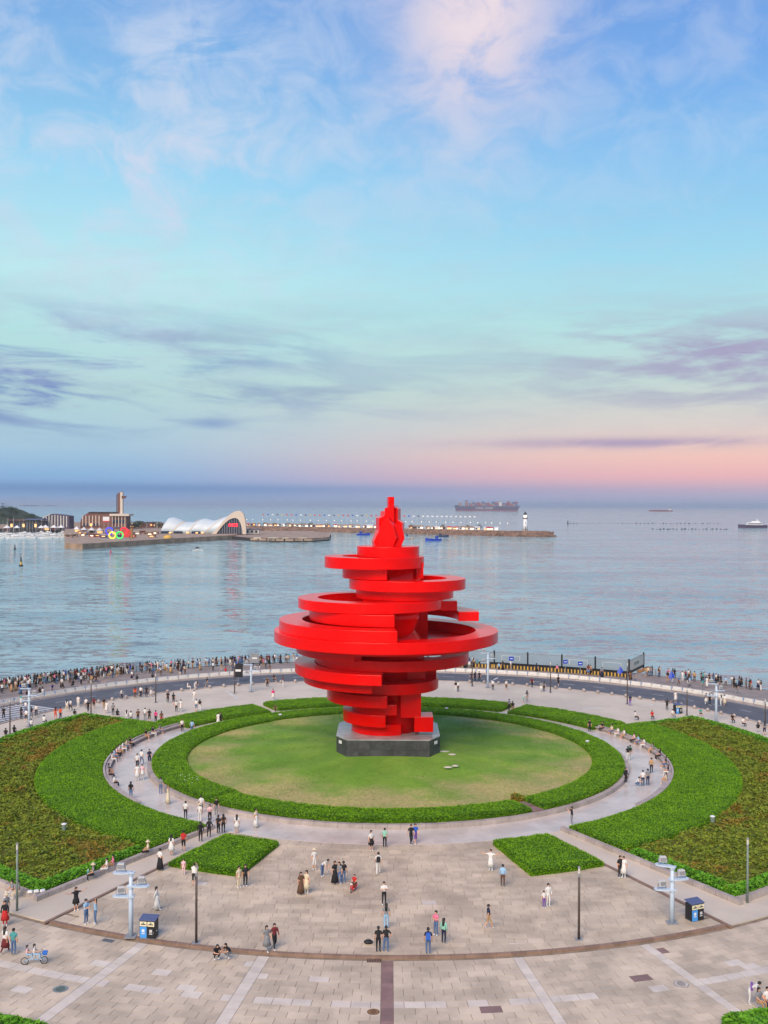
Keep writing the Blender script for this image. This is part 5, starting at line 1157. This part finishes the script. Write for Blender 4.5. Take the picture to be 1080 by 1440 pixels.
# (px, py of the feet, turn in degrees, pose, top, bottom, options) -- 0 turn faces the camera
TERR = [ (541,1192,170,'stand','mint','black',{}), (522,1197,40,'stand','white','black',dict(skirt='short',long_hair=True,legs='short')), (584,1187,20,'walk','blue','purple',dict(legs='short')), (578,1188,20,'walk','black','black',{}),
 (532,1230,180,'walk','white','white',dict(bag='black')), (442,1223,30,'stand','white','white',dict(legs='short',hat=True)), (453,1233,60,'lean','white','jeans',{}), (471,1243,30,'stand','black','black',dict(skirt='long',long_hair=True)), (477,1243,-20,'hip','grey','jeans',{}), (483,1242,200,'wave','black','jeans',{}),
 (423,1258,30,'stand','brown','brown',dict(skirt='long',long_hair=True)), (431,1257,-30,'stand','cream','cream',dict(skirt='mid',long_hair=True)), (540,1273,10,'phone','white','black',{}), (543,1306,180,'stand','grey','lightblue',dict(long_hair=True)), (532,1339,180,'stand','black','black',dict(shoe='shoe_dark')), (543,1339,180,'hip','black','jeans',{}),
 (602,1342,180,'stand','navy','jeans',dict(bag='blue')), (613,1316,-40,'phone','pink','jeans',{}), (624,1327,150,'stand','mint','navy',dict(long_hair=True,sleeves=True)), (687,1306,100,'walk','navy','tan',dict(legs='short')), (690,1225,-20,'spread','white','white',dict(skirt='mid')), (707,1247,170,'stand','lightblue','brown',dict(sleeves=True)),
 (375,1338,40,'walk','grey','grey',dict(skirt='mid',long_hair=True)), (386,1335,30,'walk','darkred','black',dict(sleeves=True)), (345,1247,20,'stand','black','black',{}), (336,1249,50,'stand','cream','cream',{}), (304,1349,30,'squat','black','black',{}), (321,1347,-40,'squat','black','grey',{}),
 (220,1280,90,'walk','white','white',dict(skirt='long',long_hair=True,sleeves=True)), (107,1281,40,'spread','black','black',dict(skirt='short',legs='short',long_hair=True)), (121,1300,60,'phone','lightblue','jeans',{}), (134,1300,-60,'wave','lightblue','jeans',dict(long_hair=True)), (771,1275,20,'stand','white','white',dict(sleeves=True)), (765,1277,20,'stand','white','purple',dict(h=.72)),
 (872,1235,20,'stand','black','black',{}), (877,1235,-20,'stand','white','white',dict(skirt='mid')), (273,1246,170,'photo','white','black',dict(legs='short')), (258,1230,10,'stand','palepink','palepink',dict(h=.72)), (360,1164,60,'stand','cream','white',dict(skirt='long',long_hair=True)), ]
for (px, py, a, pose, top, bot, o) in TERR: person(*at_px(px, py, .008), rad(a), pose, top, bot, 'on the front terrace', 'people on the front terrace', **o)
LOWP = [(7,1341,160,'walk','white','darkred',dict(long_hair=True,skirt='mid')), (19,1343,170,'stand','teal','jeans',{}), (7,1302,10,'stand','black','red',dict(skirt='mid',sleeves=True)), (9,1292,60,'stand','grey','grey',dict(hat=True)), (1054,1413,70,'lean','white','white',dict(bag='purple')), (1067,1419,30,'sit','grey','tan',dict(long_hair=True)), (1079,1418,0,'sit','white','navy',{})]
for (px, py, a, pose, top, bot, o) in LOWP: person(*at_px(px, py, -.125), rad(a), pose, top, bot, 'on the outer front paving', 'people on the outer front paving', **o)
PATHP = [(225,1224,150,'stand','white','black',dict(skirt='long')), (241,1203,160,'stand','white','white',dict(skirt='mid',legs='short',long_hair=True)), (258,1197,170,'stand','red','black',dict(legs='short')), (282,1184,180,'stand','black','black',dict(long_hair=True,sleeves=True)), (294,1178,170,'hip','black','black',dict(sleeves=True)), (307,1173,150,'stand','black','black',{}), (314,1172,200,'stand','brown','black',dict(long_hair=True)), (333,1172,180,'stand','white','white',dict(long_hair=True,skirt='short',legs='short')), (261,1152,170,'stand','white','black',{}), (281,1156,160,'stand','white','white',dict(hat=True)), (283,1144,190,'walk','white','grey',{}), (304,1148,30,'stand','black','grey',{}), (295,1157,20,'phone','palepink','black',dict(long_hair=True)),
 (236,1131,-60,'wave','cream','cream',dict(skirt='long',long_hair=True)), (226,1117,170,'stand','grey','jeans',{}), (184,1124,170,'stand','black','jeans',dict(long_hair=True)), (210,1075,20,'stand','navy','navy',{}), (199,1076,160,'walk','white','jeans',{}), (193,1082,20,'walk','white','black',{}), (193,1098,10,'stand','white','white',dict(skirt='mid')), (200,1097,20,'stand','palepink','white',dict(skirt='short')), (256,1030,20,'stand','white','black',{}), (270,1032,200,'walk','lightblue','jeans',{}), (307,1020,180,'stand','white','white',dict(skirt='long')), (310,1020,0,'stand','black','black',dict(sleeves=True)), (387,1003,40,'walk','brown','brown',dict(h=.75)),
 (804,1161,-90,'photo','black','grey',{}), (829,1030,20,'stand','black','black',{}), (886,1069,170,'walk','green','white',dict(bag='black')), (883,1070,160,'walk','black','white',{}), (880,1102,30,'stand','black','black',dict(sleeves=True)), (896,1106,60,'squat','white','jeans',{}), (904,1106,180,'stand','white','navy',{}), (911,1105,190,'stand','grey','navy',{}), (916,1088,170,'walk','tan','black',dict(sleeves=True)), (716,1000,180,'walk','grey','black',{}), (721,1003,170,'walk','black','tan',{})]
for (px, py, a, pose, top, bot, o) in PATHP: person(*at_px(px, py, .024), rad(a), pose, top, bot, 'on the ring path', 'people on the ring path', **o)
# people sitting on the curved benches: seat rim of the ring path
tops = ['white','black','grey','palepink','cream','navy','lightblue','white','black','white']
for side, angs in ((1, (27.5,24,21.5,19,14.5,12.5,9.5,4.5,-1,-8,-14.5,-21)), (-1, (205.5,158,161,164,172,174,176.5,179,181,183.5,186,196,199))):
    for i, a in enumerate(angs):
        nm = 'hoarding-side' if side > 0 else 'crosswalk-side'
        person(*pol(33.22, a, .0), rad(a)-PI/2, 'sit', tops[(i*3+side) % 10], ('black','jeans','white','tan')[i % 4], f'on the {nm} curved bench', f'people on the {nm} bench', legs=('long','short')[i % 2], long_hair=bool(i % 3))
# on the edging walls
for px, py, a, top, bot, o in ((17,1262,30,'grey','white',{}),(26,1262,10,'grey','cream',{}),(131,1238,-30,'grey','black',dict(hat=True)),(150,1229,-30,'white','white',{}),(159,1224,-30,'pink','tan',dict(long_hair=True)),(208,1205,-30,'cream','black',dict(hat=True))):
    person(*at_px(px, py, -.06), rad(-60+a*.3), 'sit', top, bot, 'on the crosswalk-side bed edging', 'people on the edging wall', **o)
# rear plaza
REARP = [(236,989,20,'stand','black','black'),(244,991,170,'stand','black','black'),(248,1002,30,'stand','white','black'),(254,1001,-30,'stand','white','white'),(273,987,180,'walk','white','white'),(276,1000,170,'stand','white','jeans'),(281,1000,190,'stand','black','white'),(194,1015,10,'stand','brown','black'),(204,1013,180,'stand','white','grey'),(210,1015,0,'stand','black','black'),(219,1017,160,'stand','hotpink','black'),(227,1018,180,'stand','brown','red'),
 (146,998,40,'stand','black','tan'),(150,1003,-20,'walk','white','white'),(159,1006,180,'stand','grey','black'),(124,1002,30,'walk','black','black'),(121,998,0,'stand','white','grey'),(132,997,190,'walk','darkred','black'),(94,1001,160,'walk','white','cream'),(99,1000,150,'walk','white','black'),(110,995,0,'stand','white','white'),(78,1012,180,'phone','orange','orange'),(85,1012,160,'stand','orange','navy'),
 (264,970,90,'sit','white','white'),(274,970,60,'lean','white','white'),(291,967,-40,'walk','black','grey'),(171,985,80,'walk','white','black'),(198,981,0,'stand','white','black'),(206,981,180,'stand','black','black'),(212,980,20,'stand','grey','white'),(190,982,180,'stand','orange','brown'),(384,985,20,'stand','hotpink','white'),(376,967,0,'stand','brown','black'),(385,959,60,'sit','black','black'),(398,966,90,'stand','darkred','white'),
 (5,1012,20,'walk','black','black'),(30,1012,160,'stand','navy','black'),(37,1015,0,'walk','white','black'),(44,1011,180,'walk','black','grey'),(51,1008,20,'stand','white','black'),(36,1003,150,'walk','white','jeans'),(30,992,0,'stand','teal','white'),
 (641,973,0,'stand','black','white'),(644,973,170,'stand','white','black'),(693,971,180,'stand','white','black'),(712,971,30,'stand','white','brown'),(748,968,30,'walk','darkred','black'),(761,973,160,'walk','grey','white'),(765,973,180,'walk','grey','black'),(785,965,20,'walk','black','black'),(663,960,0,'stand','navy','navy'),(668,959,180,'walk','navy','navy'),(674,959,20,'stand','navy','black'),(736,989,60,'lean','white','mint'),(741,987,180,'stand','grey','grey'),
 (886,993,180,'stand','navy','purple'),(938,999,180,'spread','black','black'),(950,988,20,'stand','white','white'),(998,992,30,'walk','black','black'),(993,991,160,'walk','grey','white'),(1014,993,190,'walk','white','white'),(1019,993,170,'walk','white','cream'),(893,1013,90,'sit','white','black'),(917,1012,0,'sit','red','black'),(946,1010,20,'sit','white','grey'),(985,1008,0,'sit','teal','black'),(1030,1017,0,'sit','black','black'),(1045,1022,20,'sit','white','black'),(1066,1030,170,'sit','black','white'),(1075,1034,180,'stand','grey','navy'),
 (44,1024,200,'sit','white','black'),(62,1019,170,'sit','white','navy'),(20,1034,180,'sit','black','black'),(8,1038,200,'sit','black','grey'),(105,1010,180,'sit','black','white'),(178,1012,180,'sit','white','white'),(184,1013,190,'sit','white','black'),(165,1010,180,'sit','black','black')]
for i, (px, py, a, pose, top, bot) in enumerate(REARP):
    person(*at_px(px, py, -.15), rad(a), pose, top, bot, 'on the rear plaza', 'people on the rear plaza', long_hair=(i*7 % 3 == 0), skirt='mid' if (bot in ('white','cream') and i % 2 and pose in ('stand','walk')) else None, legs='short' if i % 4 == 1 else 'long')
# promenade crowd: thick along the railing and the barriers
rp = random.Random(11); PAL = ['black']*7+['white']*6+['grey']*3+['navy']*2+['cream','brown','pink','teal','blue','lightblue','red','jeans','tan','darkred']
FARP = []
def crowd(n, a0, a1, r0_, r1_, where, group, poses, single=True):
    spots = []
    for k in range(n):
        for _ in range(30):
            a = rp.uniform(a0, a1); r_ = rp.uniform(r0_, r1_); p = pol(r_, a, 0)
            if view_ok(p, 8) and all((p[0]-s_[0])**2+(p[1]-s_[1])**2 > .2 for s_ in spots): break
        spots.append(p); pose = rp.choice(poses); top = rp.choice(PAL); bot = rp.choice(['black','black','jeans','white','grey','tan','navy','brown'])
        rz = rp.choice((rad(a)+PI/2+rp.uniform(-.7,.7), rad(a)+PI/2+rp.uniform(-.7,.7), rp.uniform(0, 2*PI)))
        if not single: FARP.append((p, rz, pose, top, bot, rp.random() < .45, rp.choice((None,None,'mid','long')) if pose in ('stand','walk') else None, rp.uniform(.95,1.04))); continue
        person(p[0], p[1], 0., rz, pose, top, bot, where, group, long_hair=rp.random() < .45, skirt=rp.choice((None,None,'mid','long')) if pose in ('stand','walk') else None, legs=rp.choice(('long','long','short')), h=rp.uniform(.95,1.04))
SP = ['stand','stand','hip','phone','photo','walk']
crowd(12, 127, 146, 78.4, 78.9, 'at the railing beyond the crosswalk', 'crowd along the sea railing', SP)
crowd(74, 127, 147, 78.9, 80.2, '', '', SP, False)
crowd(8, 103, 127, 78.3, 78.8, 'at the railing near the sign board', 'crowd along the sea railing', SP)
crowd(56, 103, 127, 78.9, 80.2, '', '', SP, False)
crowd(34, 118, 147, 75.5, 78.8, '', '', SP, False)
crowd(22, 128, 148, 69.6, 77.5, 'on the promenade beyond the crosswalk', 'crowd strolling on the promenade', SP+['walk','sit'])
crowd(16, 103, 128, 69.6, 77.5, 'on the promenade near the sign board', 'crowd strolling on the promenade', SP+['walk','sit'])
crowd(16, 108, 147, 68.9, 69.7, 'behind the white road barriers', 'crowd along the road barriers', ['sit','sit','stand','lean'])
crowd(8, 36, 54, 77.0, 78.6, 'at the railing past the hoarding', 'crowd along the sea railing', SP)
crowd(26, 36, 53.5, 78.4, 80.2, '', '', SP, False)
crowd(12, 37, 57, 69.4, 75.5, 'on the promenade past the hoarding', 'crowd strolling on the promenade', SP+['walk','sit'])
crowd(14, 57, 80, 69.4, 74.6, 'in front of the hoarding', 'people before the hoarding', SP+['walk'])

# the farthest rank along the railing reads as one mass
def join_crowd():
    V, Fq, K, ml = [], [], [], []
    def mi(n_):
        if n_ not in ml: ml.append(n_)
        return ml.index(n_)
    def put(me_, M, names):
        co = np.empty(len(me_.vertices)*3, np.float32); me_.vertices.foreach_get('co', co); co = co.reshape(-1,3); off = sum(len(v) for v in V)
        V.append(co @ np.array(M.to_3x3()).T + np.array(M.translation))
        for p_ in me_.polygons: Fq.append([i+off for i in p_.vertices]); K.append(mi(names[p_.material_index]))
    for p, rz, pose, top, bot, lh, sk, h in FARP:
        M = Matrix.Translation(p) @ Matrix.Rotation(rz, 4, 'Z') @ Matrix.Diagonal((h*1.1,h*1.1,h*1.05,1))
        put(BODY[pose], M, ['skin','hair_black','cloth_'+top,'skin','cloth_'+bot,'cloth_'+bot,'shoe_dark'])
        if (pose,lh) not in HAIR: HAIR[(pose,lh)] = hair_mesh(pose, lh)
        put(HAIR[(pose,lh)], M, ['hair_black'])
        if sk:
            if (pose,sk) not in SKIRT: SKIRT[(pose,sk)] = skirt_mesh(pose, sk)
            put(SKIRT[(pose,sk)], M, ['cloth_'+bot])
    me_ = bpy.data.meshes.new('crowd'); me_.from_pydata(np.concatenate(V).tolist(), [], Fq)
    for n_ in ml: me_.materials.append(MATS[n_])
    me_.polygons.foreach_set('material_index', K); me_.polygons.foreach_set('use_smooth', [True]*len(K)); me_.update()
    o = link('crowd', me_); tag(o, 'dense standing crowd lining the sea railing along the promenade', 'crowd'); o['kind'] = 'stuff'
join_crowd()

# ---------------------------------------------------------------- small things on the paving
def wheel(t, x, z, r, y=0.):
    w = MB().tube([(x+r*math.cos(2*PI*i/20), y, z+r*math.sin(2*PI*i/20)) for i in range(20)], r*.11, 6, True).build('wheel', 'tyre', t)
    sp_ = MB()
    for k in range(5): a = PI*k/5; sp_.tube([(x-r*.95*math.cos(a),y,z-r*.95*math.sin(a)),(x+r*.95*math.cos(a),y,z+r*.95*math.sin(a))], r*.025, 4)
    sp_.build('spokes', 'steel', w); MB().tube([(x,y-.05,z),(x,y+.05,z)], r*.12, 8).build('hub', 'steel', w)
x, y, z = at_px(48, 1356, -.125); t = thing('tandem_bicycle', 'pale blue two-seat bicycle with blue front basket ridden by two children', 'bicycle', (x,y,z), rad(8))
wheel(t, -.62, .24, .24); wheel(t, .66, .24, .24)
MB().tube([(-.62,0,.24),(-.3,0,.36),(.2,0,.34),(.52,0,.62),(.66,0,.24)], .028, 6).build('frame', 'cloth_lightblue', t); MB().tube([(-.3,0,.36),(-.42,0,.66)], .022, 6).build('seat_post', 'steel', t); MB().tube([(.12,0,.34),(.06,0,.68)], .022, 6).build('seat_post', 'steel', t)
for sx in (-.42, .05): MB().ell((sx,0,.69), (.14,.09,.05), 10, 5).build('saddle', 'black', t)
MB().tube([(.40,-.24,.90),(.52,-.1,.92),(.52,.1,.92),(.40,.24,.90)], .018, 6).build('handlebar', 'steel', t); MB().tube([(.52,0,.62),(.52,0,.92)], .02, 6).build('stem', 'steel', t)
bevel(MB().box((.72,0,.74), (.26,.30,.22), 0, 1.2).build('basket', 'blue', t), .02)
for dx, top, hh in ((.02,'white',.80), (-.46,'palepink',.70)):
    c, s_ = math.cos(rad(8)), math.sin(rad(8)); person(x+dx*c, y+dx*s_, z+.68-.46*hh, rad(8)+PI/2, 'sit', top, 'lightblue', 'on the blue bicycle', 'children on the bicycle', h=hh, long_hair=True)
x, y, z = at_px(497, 1253, .008); t = thing('toy_scooter', 'small red motor scooter with black wheels ridden by a child', 'scooter', (x,y,z), rad(-110))
wheel(t, -.42, .17, .17); wheel(t, .46, .17, .17)
bevel(MB().prism([(-.55,.28),(-.5,.52),(-.05,.5),(.02,.26),(.26,.24),(.34,.62),(.44,.6),(.38,.2),(.2,.14),(-.3,.14)], -.13, .13, lambda a, b_, c: (a, c, b_)).build('body', 'redpaint', t), .03)
MB().box((-.28,0,.56), (.46,.22,.09)).build('seat', 'black', t); MB().tube([(.36,-.26,.86),(.40,0,.84),(.36,.26,.86)], .02, 6).build('handlebar', 'black', t); MB().tube([(.46,0,.2),(.40,0,.84)], .025, 6).build('fork', 'steel', t); MB().box((.44,0,.7), (.06,.2,.14)).build('headlight', 'offwhite', t)
c, s_ = math.cos(rad(-110)), math.sin(rad(-110)); person(x-.22*c, y-.22*s_, z+.2, rad(-110)+PI/2, 'sit', 'red', 'brown', 'on the red toy scooter', 'child on the scooter', h=.76)
x, y, z = at_px(518, 1327, .008); mb = MB().ell((0,0,.13), (.34,.22,.15), 12, 6); bg_ = thing('shoulder_bag', 'black shoulder bag lying on the terrace beside two people in black', 'bag', (x,y,z)); mb.build('body', 'bag_black', bg_, smooth=True); MB().tube([(-.2,0,.2),(-.1,0,.34),(.12,.02,.33),(.24,0,.18)], .016, 6).build('strap', 'bag_black', bg_)
x, y, z = at_px(124, 1232, .3); t = thing('water_bottle', 'turquoise bottle standing on the edging wall beside a seated person', 'bottle', (x,y,.36)); MB().rev([(.10,0),(.10,.36),(.05,.42)], 10).build('body', 'cloth_teal', t); MB().rev([(.055,.42),(.055,.50)], 8).build('cap', 'white', t)
p = at(46, 1256, .3)
for k in range(3): tag(bevel(MB().box((0,0,.1), (.42,.3,.2), .4*k, .8).build('plastic_bag', 'white', loc=(p.x+.45*k-.2,p.y+.12*k,.335)), .05), 'small white plastic bag lying on the crosswalk-side wing edging corner', 'bag', 'plastic bags on the edging')
# soap bubbles drifting from the raised hand on the path
p = at(236, 1131, 0); bub = MATS['white']
bmsh = MB().ell((0,0,0), (.035,.035,.035), 8, 6).mesh('soap_bubble', 'white', True)
for k in range(14): o = link('soap_bubble', bmsh, None, (p.x+.7+random.random()*2.6, p.y+.5+random.random()*1.2, 2.0+random.random()*.9)); tag(o, 'pale soap bubble drifting over the hedge from a raised arm', 'bubble', 'soap bubbles over the hedge')
